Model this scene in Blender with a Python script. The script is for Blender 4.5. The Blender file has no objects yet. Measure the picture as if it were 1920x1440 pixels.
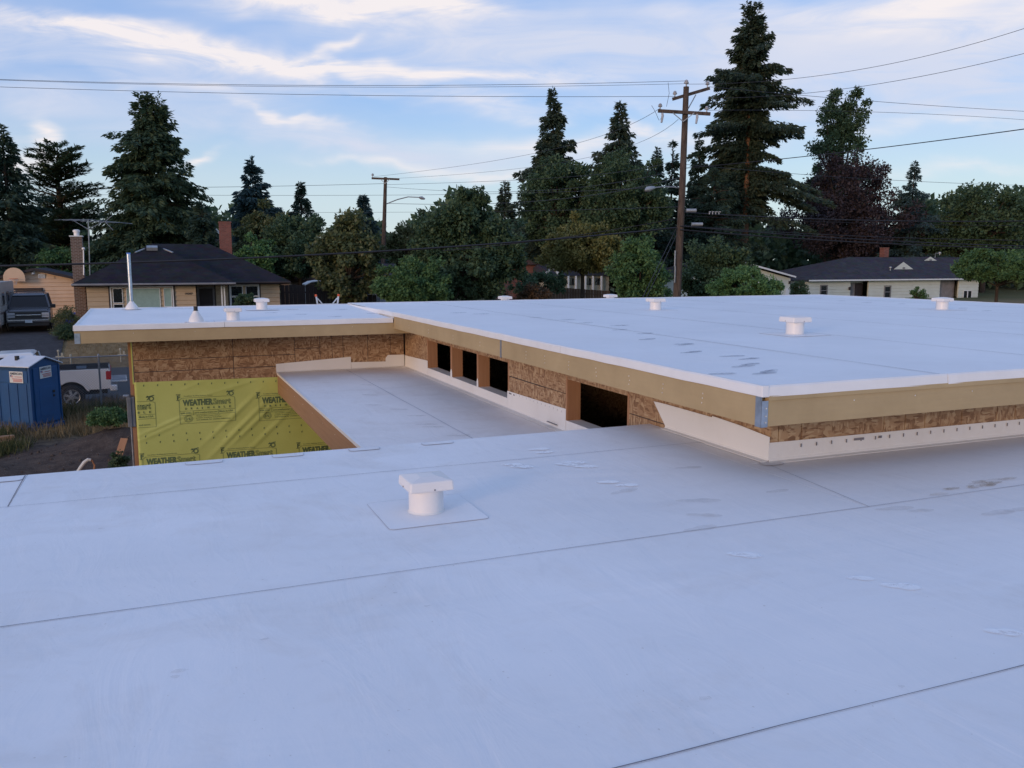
import bpy, math, random
import numpy as np
from mathutils import Vector, Matrix
random.seed(7)
RAD = math.radians
SC = bpy.context.scene
COL = SC.collection

# ------------------------------------------------------------------ camera
CAM_F, CAM_PITCH, CAM_YAW, EYE = 1613.66, 0.138853, 0.390360, 1.65     # focal length in photo pixels
cam_data = bpy.data.cameras.new('camera')
cam = bpy.data.objects.new('camera', cam_data)
COL.objects.link(cam)
cam.location = (0, 0, EYE)
cam.rotation_euler = (math.pi / 2 - CAM_PITCH, 0.0008, -CAM_YAW)
cam_data.sensor_width = 36.0
cam_data.lens = 36.0 * CAM_F / 1920.0
cam_data.clip_start = 0.05
cam_data.clip_end = 5000
SC.camera = cam

# ------------------------------------------------------------------ sky and sun
SUN_EL, SUN_AZ = RAD(9.0), RAD(-124.0)          # azimuth measured from +Y towards +X
world = bpy.data.worlds.new('World')
SC.world = world
world.use_nodes = True
def build_world():
    nt = world.node_tree; N = nt.nodes; L = nt.links
    N.clear()
    def nd(t, **k):
        n = N.new(t)
        for a, b in k.items(): setattr(n, a, b)
        return n
    def mth(op, a, b=None, c=None, clamp=False):
        n = nd('ShaderNodeMath', operation=op, use_clamp=clamp)
        for i, v in enumerate((a, b, c)):
            if v is None: continue
            if isinstance(v, (int, float)): n.inputs[i].default_value = v
            else: L.new(v, n.inputs[i])
        return n.outputs[0]
    def ramp(fac, stops, interp='EASE'):
        n = nd('ShaderNodeValToRGB'); n.color_ramp.interpolation = interp
        els = n.color_ramp.elements
        while len(els) < len(stops): els.new(0.5)
        for e, (p, c) in zip(els, stops):
            e.position = p; e.color = (*c, 1) if len(c) == 3 else c
        L.new(fac, n.inputs[0]); return n.outputs[0]
    def mix(f, a, b):
        n = nd('ShaderNodeMix', data_type='RGBA')
        if isinstance(f, (int, float)): n.inputs[0].default_value = f
        else: L.new(f, n.inputs[0])
        for s, v in ((6, a), (7, b)):
            if isinstance(v, tuple): n.inputs[s].default_value = (*v, 1)
            else: L.new(v, n.inputs[s])
        return n.outputs[2]
    sky = nd('ShaderNodeTexSky', sky_type='NISHITA')
    sky.sun_disc = False
    sky.sun_elevation = SUN_EL; sky.sun_rotation = SUN_AZ
    sky.altitude = 60; sky.air_density = 1.0; sky.dust_density = 0.6; sky.ozone_density = 2.2
    tc = nd('ShaderNodeTexCoord')
    sep = nd('ShaderNodeSeparateXYZ'); L.new(tc.outputs['Generated'], sep.inputs[0])
    el = mth('MAXIMUM', sep.outputs[2], 0.0)
    # clouds: soft banks described by bearing (p) and height (q) about the street's view, broken up by noise
    def dotv(v):
        n = nd('ShaderNodeVectorMath', operation='DOT_PRODUCT'); L.new(tc.outputs['Generated'], n.inputs[0]); n.inputs[1].default_value = v; return n.outputs['Value']
    fwd = mth('MAXIMUM', mth('ABSOLUTE', dotv((math.sin(CAM_YAW), math.cos(CAM_YAW), 0))), 0.25)
    p_ = mth('DIVIDE', dotv((math.cos(CAM_YAW), -math.sin(CAM_YAW), 0)), fwd); q_ = mth('DIVIDE', sep.outputs[2], fwd)
    comb = nd('ShaderNodeCombineXYZ'); L.new(p_, comb.inputs[0]); L.new(q_, comb.inputs[1]); L.new(mth('MULTIPLY', sep.outputs[1], 0.5), comb.inputs[2])
    def noise(sc, lean, seed, detail, rough, dist):
        mp = nd('ShaderNodeMapping'); L.new(comb.outputs[0], mp.inputs[0]); mp.inputs['Rotation'].default_value = (0, 0, lean); mp.inputs['Location'].default_value = (seed, seed*0.7, seed*1.3); mp.inputs['Scale'].default_value = (*sc, 1)
        n = nd('ShaderNodeTexNoise'); L.new(mp.outputs[0], n.inputs['Vector']); n.inputs['Scale'].default_value = 1; n.inputs['Detail'].default_value = detail; n.inputs['Roughness'].default_value = rough; n.inputs['Distortion'].default_value = dist
        return n.outputs['Fac']
    w1 = noise((3.0, 8.0), 0.10, 2.3, 4, 0.55, 0.4); w2 = noise((4.0, 9.0), 0.0, 8.1, 4, 0.55, 0.4)
    pw = mth('ADD', p_, mth('MULTIPLY', mth('SUBTRACT', w1, 0.5), 0.34)); qw = mth('ADD', q_, mth('MULTIPLY', mth('SUBTRACT', w2, 0.5), 0.11))
    fine = noise((6.0, 30.0), 0.13, 5.5, 10, 0.64, 1.1); soft = noise((2.2, 9.0), 0.10, 1.2, 5, 0.5, 0.4)
    def bank(x, y, rx, ry, amp, slope=0.0):
        a = mth('DIVIDE', mth('SUBTRACT', pw, (x-960)/1614), rx/1614)
        yy = mth('SUBTRACT', mth('SUBTRACT', qw, (494-y)/1614), mth('MULTIPLY', mth('SUBTRACT', pw, (x-960)/1614), -slope))
        b = mth('DIVIDE', yy, ry/1614); r2 = mth('ADD', mth('MULTIPLY', a, a), mth('MULTIPLY', b, b))
        return mth('MULTIPLY', mth('POWER', 2.718, mth('MULTIPLY', r2, -1.0)), amp)
    def total(lst):
        s_ = lst[0]
        for k in lst[1:]: s_ = mth('ADD', s_, k)
        return s_
    grey = total([bank(*b) for b in BANKS_GREY]); lit = total([bank(*b) for b in BANKS_LIT])
    haze = ramp(el, [(0.0, (1, 1, 1)), (0.055, (0.66, 0.66, 0.66)), (0.20, (0, 0, 0))])
    bg_sky = nd('ShaderNodeVectorMath', operation='SCALE'); L.new(sky.outputs[0], bg_sky.inputs[0]); bg_sky.inputs['Scale'].default_value = SKY_K
    clear = mix(mth('MULTIPLY', haze, 0.8), mix(0.55, bg_sky.outputs[0], SKY_BLUE), SKY_HAZE)
    vf = mth('MULTIPLY', ramp(soft, [(0.36, (0, 0, 0)), (0.66, (1, 1, 1))]), mth('ADD', 0.16, mth('MULTIPLY', el, 0.50)))
    c0 = mix(vf, clear, CLOUD_GREY)
    gf = mth('MULTIPLY', grey, mth('ADD', mth('MULTIPLY', fine, 1.9), -0.10), None, True)
    c1 = mix(mth('MULTIPLY', gf, 0.85), c0, CLOUD_GREY)
    lf = mth('MULTIPLY', lit, mth('ADD', mth('MULTIPLY', fine, 3.0), -0.72), None, True)
    c2 = mix(mth('MULTIPLY', lf, 0.92), c1, CLOUD_LIT)
    bg = nd('ShaderNodeBackground'); L.new(c2, bg.inputs[0]); bg.inputs[1].default_value = 0.1
    out = nd('ShaderNodeOutputWorld'); L.new(bg.outputs[0], out.inputs[0])
SKY_K = 1.0
SKY_HAZE = (4.2, 4.8, 4.2)
SKY_BLUE = (1.40, 2.55, 5.5)
CLOUD_GREY = (3.8, 4.0, 4.75)
CLOUD_LIT = (5.3, 4.9, 4.85)
#              x     y    rx   ry  amount lean   (bearing and height, as seen from the roof)
BANKS_LIT = [(560, 20, 250, 34, 1.25, 0.08), (760, 45, 150, 26, 0.8, 0.1), (60, 70, 230, 24, 0.9, 0.14), (330, 118, 300, 26, 0.9, 0.12), (640, 150, 260, 18, 0.8, 0.06), (880, 155, 160, 12, 0.7, 0.05), (630, 105, 40, 12, 0.9, -0.4), (70, 290, 60, 18, 1.0, 0.0), (105, 262, 26, 20, 0.8, 0.3), (405, 286, 50, 6, 1.0, -0.1),
             (540, 232, 120, 8, 0.9, 0.16), (900, 318, 200, 10, 0.7, 0.05), (1130, 265, 200, 16, 0.8, 0.0), (1000, 210, 200, 12, 0.5, 0.05), (1780, 20, 260, 50, 0.8, -0.2), (1600, 60, 200, 30, 0.35, 0), (1330, 40, 140, 26, 0.4, 0), (1720, 250, 200, 12, 0.6, 0), (1800, 330, 160, 14, 0.5, 0), (350, 190, 160, 12, 0.5, 0.12)]
BANKS_GREY = [(1040, 110, 480, 62, 1.0, 0.05), (1660, 120, 420, 90, 1.1, 0.0), (150, 140, 360, 40, 0.75, 0.12), (650, 265, 330, 20, 0.9, 0.14), (80, 215, 220, 26, 0.7, 0.1), (1720, 225, 330, 22, 0.8, 0.05), (1150, 290, 300, 26, 0.7, 0), (700, 195, 260, 16, 0.5, 0.08)]
build_world()
sun_data = bpy.data.lights.new('sun', 'SUN')
sun = bpy.data.objects.new('sun', sun_data); COL.objects.link(sun)
sun_data.energy = 0.72; sun_data.angle = RAD(14); sun_data.color = (1.0, 0.66, 0.42)
_s = Vector((math.sin(SUN_AZ) * math.cos(SUN_EL), math.cos(SUN_AZ) * math.cos(SUN_EL), math.sin(SUN_EL)))
sun.rotation_euler = _s.to_track_quat('Z', 'Y').to_euler()
SC.view_settings.view_transform = 'Standard'
SC.view_settings.look = 'None'
SC.view_settings.exposure = 0.86
SC.view_settings.gamma = 1.0
SC.view_settings.use_curve_mapping = False
SC.cycles.use_denoising = True
SC.cycles.max_bounces = 6

# ------------------------------------------------------------------ photo pixel -> place in the world
_cy, _sy, _cp, _sp = math.cos(CAM_YAW), math.sin(CAM_YAW), math.cos(CAM_PITCH), math.sin(CAM_PITCH)
_fw = Vector((_sy * _cp, _cy * _cp, -_sp)); _rt = Vector((_cy, -_sy, 0)); _up = _rt.cross(_fw)
def ray(x, y): return _fw * CAM_F + _rt * (x - 960) - _up * (y - 720)
EYEV = Vector((0, 0, EYE))
def on_x(x, y, X): d = ray(x, y); return EYEV + d * (X / d.x)
def on_y(x, y, Y): d = ray(x, y); return EYEV + d * (Y / d.y)
def on_z(x, y, Z): d = ray(x, y); return EYEV + d * ((Z - EYE) / d.z)
def on_d(x, y, D):                              # D: level distance straight ahead of the eye
    d = ray(x, y); return EYEV + d * (D / (d.x * _sy + d.y * _cy))

# ------------------------------------------------------------------ builders
class MB:
    def __init__(s): s.v = []; s.f = []
    def add(s, vs, fs):
        o = len(s.v); s.v += [tuple(p) for p in vs]; s.f += [tuple(i + o for i in f) for f in fs]; return s
    def box(s, x0, x1, y0, y1, z0, z1):
        return s.add([(x0,y0,z0),(x1,y0,z0),(x1,y1,z0),(x0,y1,z0),(x0,y0,z1),(x1,y0,z1),(x1,y1,z1),(x0,y1,z1)],
                     [(0,3,2,1),(4,5,6,7),(0,1,5,4),(1,2,6,5),(2,3,7,6),(3,0,4,7)])
    def hexa(s, b, t):                          # bottom 4 and top 4 corners, counter-clockwise from above
        return s.add(list(b) + list(t), [(0,3,2,1),(4,5,6,7),(0,1,5,4),(1,2,6,5),(2,3,7,6),(3,0,4,7)])
    def bar(s, a, b, w, h=None, up=(0,0,1)):    # square bar between two points
        a = Vector(a); b = Vector(b); h = h or w; d = (b - a).normalized(); u = Vector(up)
        if abs(d.dot(u)) > 0.98: u = Vector((0, 1, 0))
        r = d.cross(u).normalized(); u = r.cross(d)
        q = [-r*w/2-u*h/2, r*w/2-u*h/2, r*w/2+u*h/2, -r*w/2+u*h/2]
        return s.add([a+k for k in q] + [b+k for k in q], [(3,2,1,0),(4,5,6,7),(0,1,5,4),(1,2,6,5),(2,3,7,6),(3,0,4,7)])
    def tube(s, pts, rad, n=8, caps=True):
        pts = [Vector(p) for p in pts]; rs = rad if isinstance(rad, (list, tuple)) else [rad] * len(pts)
        vs = []; fs = []
        for i, p in enumerate(pts):
            d = (pts[min(i+1, len(pts)-1)] - pts[max(i-1, 0)]).normalized()
            u = Vector((0,0,1)) if abs(d.z) < 0.9 else Vector((0,1,0))
            r = d.cross(u).normalized(); u = r.cross(d)
            for k in range(n):
                a = 2*math.pi*k/n; vs.append(p + (r*math.cos(a) + u*math.sin(a)) * rs[i])
        for i in range(len(pts)-1):
            for k in range(n):
                k2 = (k+1) % n; fs.append((i*n+k, i*n+k2, (i+1)*n+k2, (i+1)*n+k))
        if caps: fs += [tuple(reversed(range(n))), tuple((len(pts)-1)*n + k for k in range(n))]
        return s.add(vs, fs)
    def lathe(s, prof, c=(0,0,0), n=20, axis='z'):   # prof: (radius, height)
        vs = []; fs = []
        for r, h in prof:
            for k in range(n):
                a = 2*math.pi*k/n; x, y = r*math.cos(a), r*math.sin(a)
                v = (x, y, h) if axis == 'z' else ((x, h, y) if axis == 'y' else (h, x, y))
                vs.append((v[0]+c[0], v[1]+c[1], v[2]+c[2]))
        for i in range(len(prof)-1):
            for k in range(n):
                k2 = (k+1) % n; f = (i*n+k, i*n+k2, (i+1)*n+k2, (i+1)*n+k); fs.append(f if axis != 'y' else f[::-1])
        fs += [tuple(reversed(range(n))), tuple((len(prof)-1)*n+k for k in range(n))]
        return s.add(vs, fs)
    def prism(s, poly, fn, a, b):               # 2-D outline, fn(u,v,w) places it, from depth a to b
        n = len(poly); vs = [fn(u, v, a) for u, v in poly] + [fn(u, v, b) for u, v in poly]
        return s.add(vs, [tuple(reversed(range(n))), tuple(range(n, 2*n))] + [(i, (i+1) % n, n+(i+1) % n, n+i) for i in range(n)])
    def build(s, name, mat, parent=None, bevel=0, smooth=False, kind=None, local=False, fixn=True):
        me = bpy.data.meshes.new(name)
        vs = s.v
        root = parent
        while root is not None and root.parent is not None: root = root.parent
        if root is not None and not local:
            mi = ROOTS.get(root.name)
            if mi is not None: vs = [mi @ Vector(v) for v in vs]
        me.from_pydata([tuple(v) for v in vs], [], s.f); me.update()
        if fixn:
            import bmesh
            bm = bmesh.new(); bm.from_mesh(me); bmesh.ops.recalc_face_normals(bm, faces=bm.faces); bm.to_mesh(me); bm.free()
        if smooth: me.polygons.foreach_set('use_smooth', [True] * len(me.polygons))
        me.materials.append(M[mat] if isinstance(mat, str) else mat)
        o = bpy.data.objects.new(name, me); COL.objects.link(o)
        if parent is not None: o.parent = parent
        if bevel:
            b = o.modifiers.new('bevel', 'BEVEL'); b.width = bevel; b.segments = 2; b.limit_method = 'ANGLE'
        if smooth and len(me.polygons) < 4000:
            w = o.modifiers.new('edges', 'EDGE_SPLIT'); w.split_angle = RAD(40)
        if kind: o['kind'] = kind
        return o
ROOTS = {}
def tag(o, label, cat, group=None):
    o['label'] = label; o['category'] = cat
    if group: o['group'] = group
    return o
def thing(name, label, cat, loc, rz=0, group=None):
    o = bpy.data.objects.new(name, None); COL.objects.link(o)
    o.location = loc; o.rotation_euler = (0, 0, rz); o.empty_display_size = 0.2
    ROOTS[o.name] = (Matrix.Translation(Vector(loc)) @ Matrix.Rotation(rz, 4, 'Z')).inverted()
    return tag(o, label, cat, group)
def bx(name, mat, parent, x0, x1, y0, y1, z0, z1, bevel=0, local=False, **k):
    return MB().box(x0, x1, y0, y1, z0, z1).build(name, mat, parent, bevel=bevel, local=local, **k)
def text_mesh(body, size, bold=0.0, spacing=1.0):
    cu = bpy.data.curves.new('t', 'FONT'); cu.body = body; cu.size = size; cu.offset = bold; cu.space_character = spacing; cu.resolution_u = 2
    ob = bpy.data.objects.new('t', cu); COL.objects.link(ob)
    me = bpy.data.meshes.new_from_object(ob.evaluated_get(bpy.context.evaluated_depsgraph_get()))
    v = [tuple(p.co) for p in me.vertices]; f = [tuple(p.vertices) for p in me.polygons]
    bpy.data.objects.remove(ob); bpy.data.curves.remove(cu); bpy.data.meshes.remove(me)
    return v, f
def text_fit(mb, body, fn, u0, u1, v0, v1, bold=0.0, spacing=1.0):   # letters stretched into a box, placed by fn(u,v)
    v, f = text_mesh(body, 1.0, bold, spacing)
    xs = [p[0] for p in v]; ys = [p[1] for p in v]
    ax, bx_, ay, by = min(xs), max(xs), min(ys), max(ys)
    mb.add([fn(u0 + (p[0]-ax)/(bx_-ax)*(u1-u0), v0 + (p[1]-ay)/(by-ay)*(v1-v0)) for p in v], f)

# ------------------------------------------------------------------ materials
M = {}
class NT:
    def __init__(s, name):
        s.m = bpy.data.materials.new(name); s.m.use_nodes = True; s.t = s.m.node_tree; s.t.nodes.clear()
        s.o = s.n('ShaderNodeOutputMaterial'); s.p = s.n('ShaderNodeBsdfPrincipled'); s.l(s.p.outputs[0], s.o.inputs[0])
        s.tc = s.n('ShaderNodeTexCoord'); M[name] = s.m
    def n(s, t, **k):
        n = s.t.nodes.new(t)
        for a, b in k.items(): setattr(n, a, b)
        return n
    def l(s, a, b): s.t.links.new(a, b)
    def vec(s, sc=(1,1,1), rot=(0,0,0), loc=(0,0,0), src='Object'):
        m = s.n('ShaderNodeMapping'); s.l(s.tc.outputs[src], m.inputs[0])
        m.inputs['Scale'].default_value = sc; m.inputs['Rotation'].default_value = rot; m.inputs['Location'].default_value = loc
        return m.outputs[0]
    def noise(s, v, scale, detail=4, rough=0.5, dist=0.0):
        n = s.n('ShaderNodeTexNoise'); s.l(v, n.inputs['Vector'])
        n.inputs['Scale'].default_value = scale; n.inputs['Detail'].default_value = detail
        n.inputs['Roughness'].default_value = rough; n.inputs['Distortion'].default_value = dist
        return n.outputs['Fac']
    def voro(s, v, scale, out='Color'):
        n = s.n('ShaderNodeTexVoronoi'); s.l(v, n.inputs['Vector']); n.inputs['Scale'].default_value = scale; return n.outputs[out]
    def ramp(s, fac, stops, interp='LINEAR'):
        n = s.n('ShaderNodeValToRGB'); n.color_ramp.interpolation = interp; e = n.color_ramp.elements
        while len(e) < len(stops): e.new(0.5)
        for q, (p, c) in zip(e, stops): q.position = p; q.color = (*c, 1) if len(c) == 3 else c
        s.l(fac, n.inputs[0]); return n.outputs[0]
    def mix(s, f, a, b, mode='MIX'):
        n = s.n('ShaderNodeMix', data_type='RGBA', blend_type=mode)
        for i, v in ((0, f), (6, a), (7, b)):
            if isinstance(v, (int, float)): n.inputs[i].default_value = v
            elif isinstance(v, tuple): n.inputs[i].default_value = (*v, 1)
            else: s.l(v, n.inputs[i])
        return n.outputs[2]
    def math(s, op, a, b):
        n = s.n('ShaderNodeMath', operation=op)
        for i, v in enumerate((a, b)):
            if isinstance(v, (int, float)): n.inputs[i].default_value = v
            else: s.l(v, n.inputs[i])
        return n.outputs[0]
    def bump(s, h, strength=0.3, dist=0.01):
        n = s.n('ShaderNodeBump'); s.l(h, n.inputs['Height']); n.inputs['Strength'].default_value = strength; n.inputs['Distance'].default_value = dist
        s.l(n.outputs[0], s.p.inputs['Normal']); return s
    def col(s, c):
        if isinstance(c, tuple): s.p.inputs['Base Color'].default_value = (*c, 1)
        else: s.l(c, s.p.inputs['Base Color'])
        return s
    def rough(s, r, metal=0.0, spec=0.5):
        if isinstance(r, (int, float)): s.p.inputs['Roughness'].default_value = r
        else: s.l(r, s.p.inputs['Roughness'])
        s.p.inputs['Metallic'].default_value = metal; s.p.inputs['Specular IOR Level'].default_value = spec; return s
def plain(name, c, rough=0.6, metal=0.0, spec=0.5, var=0.25, scale=3.0, bump=0.0):
    s = NT(name); v = s.vec()
    n = s.noise(v, scale, 6, 0.6)
    dk = tuple(x * (1 - var) for x in c); lt = tuple(min(1, x * (1 + var * 0.6)) for x in c)
    s.col(s.ramp(n, [(0.3, dk), (0.7, lt)])).rough(rough, metal, spec)
    if bump: s.bump(s.noise(v, scale * 12, 3), bump, 0.01)
    return s

def mk_membrane(name, c, dirt, dirt_amt, grime=None):
    s = NT(name); v = s.vec()
    n = s.noise(v, 0.55, 5, 0.55); fine = s.noise(v, 9.0, 5, 0.6); blot = s.noise(s.vec((1, 1, 1), loc=(4, 9, 0)), 1.3, 8, 0.66, 0.8)
    base = s.ramp(n, [(0.3, tuple(x * 0.91 for x in c)), (0.7, c)])
    sp = s.ramp(blot, [(0.48, (0, 0, 0)), (0.74, (1, 1, 1))])
    f = s.math('MULTIPLY', s.mix(fine, (0, 0, 0), sp), dirt_amt)
    c1 = s.mix(f, base, dirt)
    sm = s.ramp(s.noise(s.vec((2.5, 0.7, 1), (0, 0, 0.5)), 1.6, 7, 0.7, 1.5), [(0.60, (0, 0, 0)), (0.70, (1, 1, 1))])      # scuffs
    c1 = s.mix(s.math('MULTIPLY', sm, dirt_amt * 0.5), c1, tuple(x * 0.72 for x in c))
    if grime:                                    # trodden-in dust by the wall
        d = s.n('ShaderNodeVectorMath', operation='DISTANCE'); s.l(s.vec(grime[1]), d.inputs[0]); d.inputs[1].default_value = tuple(a * b for a, b in zip(grime[0], grime[1]))
        g = s.ramp(s.math('ADD', s.math('MULTIPLY', d.outputs['Value'], 0.34), s.math('MULTIPLY', s.math('SUBTRACT', blot, 0.5), 1.1)), [(0.0, (1, 1, 1)), (0.9, (0, 0, 0))])
        c1 = s.mix(s.math('MULTIPLY', g, 0.42), c1, (0.50, 0.41, 0.34))
    speck = s.ramp(s.noise(v, 42.0, 2, 0.5), [(0.735, (0, 0, 0)), (0.76, (1, 1, 1))])
    s.col(s.mix(s.math('MULTIPLY', speck, 0.30), c1, (0.30, 0.24, 0.18)))
    s.rough(s.math('ADD', s.math('MULTIPLY', fine, 0.18), 0.48), 0, 0.35)
    h = s.math('ADD', s.noise(s.vec((0.5, 1.4, 1)), 1.1, 3, 0.5, 0.5), s.math('MULTIPLY', s.noise(s.vec((1.5, 0.5, 1), (0, 0, 0.4)), 2.6, 4, 0.55, 1.2), 0.35))
    s.bump(s.math('ADD', h, s.math('MULTIPLY', s.noise(v, 60, 2), 0.02)), 0.5, 0.03); return s
mk_membrane('membrane', (0.87, 0.86, 0.87), (0.42, 0.32, 0.23), 0.34, ((2.2, -6.6, 3.45), (0.55, 1.0, 0.0)))
mk_membrane('membrane_porch', (0.86, 0.83, 0.82), (0.44, 0.34, 0.26), 0.40)
mk_membrane('membrane_back', (0.87, 0.87, 0.88), (0.45, 0.38, 0.30), 0.10)
mk_membrane('flashing', (0.80, 0.78, 0.76), (0.45, 0.36, 0.27), 0.22)
plain('seam', (0.19, 0.18, 0.20), 0.8)
plain('seam_soft', (0.48, 0.48, 0.52), 0.8)
plain('edge_metal', (0.80, 0.77, 0.75), 0.42, 0, 0.5, 0.06)
plain('pvc_white', (0.82, 0.77, 0.74), 0.35, 0, 0.5, 0.05)
plain('galv', (0.42, 0.46, 0.52), 0.32, 0.75, 0.5, 0.3, 9)
plain('steel_dark', (0.10, 0.11, 0.12), 0.4, 0.6)
plain('black', (0.012, 0.012, 0.014), 0.5)
plain('black_rubber', (0.02, 0.02, 0.022), 0.85)
plain('nail', (0.75, 0.72, 0.66), 0.4, 0.3)
def mk_wood(name, a, b, axis, rough=0.65):
    s = NT(name); sc = {'x': (0.6, 14, 14), 'y': (14, 0.6, 14), 'z': (14, 14, 0.6)}[axis]
    g = s.noise(s.vec(sc), 1.4, 6, 0.65, 0.8); p = s.noise(s.vec(), 2.2, 4)
    s.col(s.mix(p, s.ramp(g, [(0.3, a), (0.7, b)]), tuple(x * 0.82 for x in b))).rough(rough, 0, 0.3); s.bump(g, 0.15, 0.01); return s
mk_wood('lumber_y', (0.30, 0.155, 0.08), (0.44, 0.25, 0.135), 'y')
mk_wood('lumber_z', (0.32, 0.15, 0.075), (0.46, 0.24, 0.125), 'z')
mk_wood('lumber_x', (0.30, 0.155, 0.08), (0.44, 0.25, 0.135), 'x')
s = NT('fascia_paint'); v = s.vec(); n = s.noise(v, 1.3, 6, 0.65); g = s.noise(s.vec((3, 3, 40)), 1, 4)
s.col(s.mix(s.math('MULTIPLY', g, 0.35), s.ramp(n, [(0.3, (0.40, 0.285, 0.145)), (0.7, (0.50, 0.365, 0.195))]), (0.34, 0.25, 0.14))).rough(0.62, 0, 0.3); s.bump(g, 0.08, 0.01)
# oriented strand board: flakes lying every way
s = NT('osb')
def flakes(rot, loc, scx):
    return s.voro(s.vec(scx, rot, loc), 1.0)
fa = flakes((0.3, 0.5, 0.4), (0, 0, 0), (13, 13, 60)); fb = flakes((1.1, 0.9, -0.6), (3, 1, 2), (15, 54, 15)); fc = flakes((0.2, -0.8, 1.2), (5, 2, 7), (60, 17, 20))
def grey(c): n = s.n('ShaderNodeRGBToBW'); s.l(c, n.inputs[0]); return n.outputs[0]
ga, gb, gc = grey(fa), grey(fb), grey(fc)
sel = s.noise(s.vec(), 7.0, 2); sel2 = s.ramp(sel, [(0.46, (0, 0, 0)), (0.54, (1, 1, 1))])
m1 = s.mix(sel2, fa, fb); m2 = s.mix(s.ramp(s.noise(s.vec(loc=(8, 3, 1)), 6.0, 2), [(0.50, (0, 0, 0)), (0.58, (1, 1, 1))]), m1, fc)
tone = s.ramp(grey(m2), [(0.2, (0.21, 0.118, 0.068)), (0.45, (0.37, 0.228, 0.130)), (0.62, (0.46, 0.300, 0.175)), (0.85, (0.58, 0.425, 0.265))])
s.col(s.mix(s.math('MULTIPLY', s.noise(s.vec(), 1.1, 5, 0.6), 0.55), tone, (0.24, 0.13, 0.065))).rough(0.75, 0, 0.25); s.bump(grey(m2), 0.25, 0.004)
s = NT('house_wrap'); v = s.vec(); n = s.noise(v, 1.1, 5, 0.6)
s.col(s.ramp(n, [(0.3, (0.50, 0.535, 0.14)), (0.7, (0.58, 0.615, 0.18))])).rough(0.55, 0, 0.35); s.bump(s.noise(v, 22, 4, 0.6), 0.25, 0.006)
plain('print_green', (0.12, 0.17, 0.075), 0.7)
plain('wrap_yellow', (0.54, 0.575, 0.16), 0.6, 0, 0.3, 0.1)
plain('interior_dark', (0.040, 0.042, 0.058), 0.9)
def film(name, c, amt, scale=11.0, lo=0.22, hi=0.62):                # thin uneven smear that lets the surface below show through
    s = NT(name); n = s.noise(s.vec(), scale, 5, 0.65)
    s.col(c).rough(0.7, 0, 0.3); tr = s.n('ShaderNodeBsdfTransparent'); mx = s.n('ShaderNodeMixShader')
    s.l(s.math('MULTIPLY', s.ramp(n, [(lo, (0, 0, 0)), (hi, (1, 1, 1))]), amt), mx.inputs[0]); s.l(tr.outputs[0], mx.inputs[1]); s.l(s.p.outputs[0], mx.inputs[2]); s.l(mx.outputs[0], s.o.inputs[0])
film('footprint_dark', (0.24, 0.26, 0.32), 0.50); film('footprint_pale', (0.97, 0.97, 0.98), 0.85, 14.0, 0.20, 0.50); film('footprint_mud', (0.44, 0.36, 0.31), 0.17); film('mud', (0.40, 0.28, 0.16), 0.26)

# ------------------------------------------------------------------ ground
def ground_z(x, y):
    k = [(-60, -3.45), (26, -3.45), (31, -3.28), (33.5, -3.2), (42, -2.95), (47.5, -1.85), (56, -1.7), (90, -1.7), (900, -1.7)]
    for (a, za), (b, zb) in zip(k, k[1:]):
        if y <= b:
            t = max(0, (y - a) / (b - a)); t = t * t * (3 - 2 * t); return za + (zb - za) * t
    return -1.7
def lump(x, y):
    z = 0.10 * math.sin(x * 1.3 + y * 0.7) * math.sin(y * 0.9 - x * 0.4) + 0.04 * math.sin(3.1 * x + 1.7 * y)
    z *= max(0, min(1, (31 - y) / 2))
    z += 0.62 * math.exp(-(((x + 1.3) / 1.9) ** 2 + ((y - 25.2) / 1.5) ** 2))            # spoil heap by the corner
    z += 0.25 * math.exp(-(((x + 5.0) / 2.5) ** 2 + ((y - 23.0) / 1.2) ** 2))
    return z
s = NT('soil'); v = s.vec()
big = s.noise(v, 0.45, 6, 0.6); mid = s.noise(v, 3.5, 6, 0.65); fin = s.noise(v, 22, 4, 0.6)
c = s.ramp(mid, [(0.3, (0.045, 0.032, 0.027)), (0.7, (0.115, 0.082, 0.062))])
c = s.mix(s.ramp(fin, [(0.60, (0, 0, 0)), (0.72, (1, 1, 1))]), c, (0.20, 0.17, 0.14))
sepn = s.n('ShaderNodeSeparateXYZ'); s.l(s.tc.outputs['Object'], sepn.inputs[0])
gy = s.math('ADD', sepn.outputs[1], s.math('MULTIPLY', s.math('SUBTRACT', mid, 0.5), 3.0))
dry = s.ramp(mid, [(0.3, (0.15, 0.105, 0.055)), (0.7, (0.27, 0.20, 0.11))])
green = s.mix(big, (0.06, 0.075, 0.03), (0.14, 0.12, 0.055))
wgt = s.ramp(s.math('DIVIDE', s.math('SUBTRACT', gy, 26.5), 4.0), [(0.0, (0, 0, 0)), (1.0, (1, 1, 1))])
wg2 = s.ramp(s.math('DIVIDE', s.math('SUBTRACT', gy, 52.0), 8.0), [(0.0, (0, 0, 0)), (1.0, (1, 1, 1))])
s.col(s.mix(wg2, s.mix(wgt, c, dry), green)).rough(0.95, 0, 0.15)
s.bump(s.math('ADD', mid, s.math('MULTIPLY', fin, 0.4)), 0.8, 0.06)
plain('asphalt', (0.055, 0.056, 0.060), 0.85, 0, 0.3, 0.25, 4, 0.4)
plain('drive', (0.045, 0.046, 0.052), 0.85, 0, 0.3, 0.3, 3, 0.4)
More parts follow.
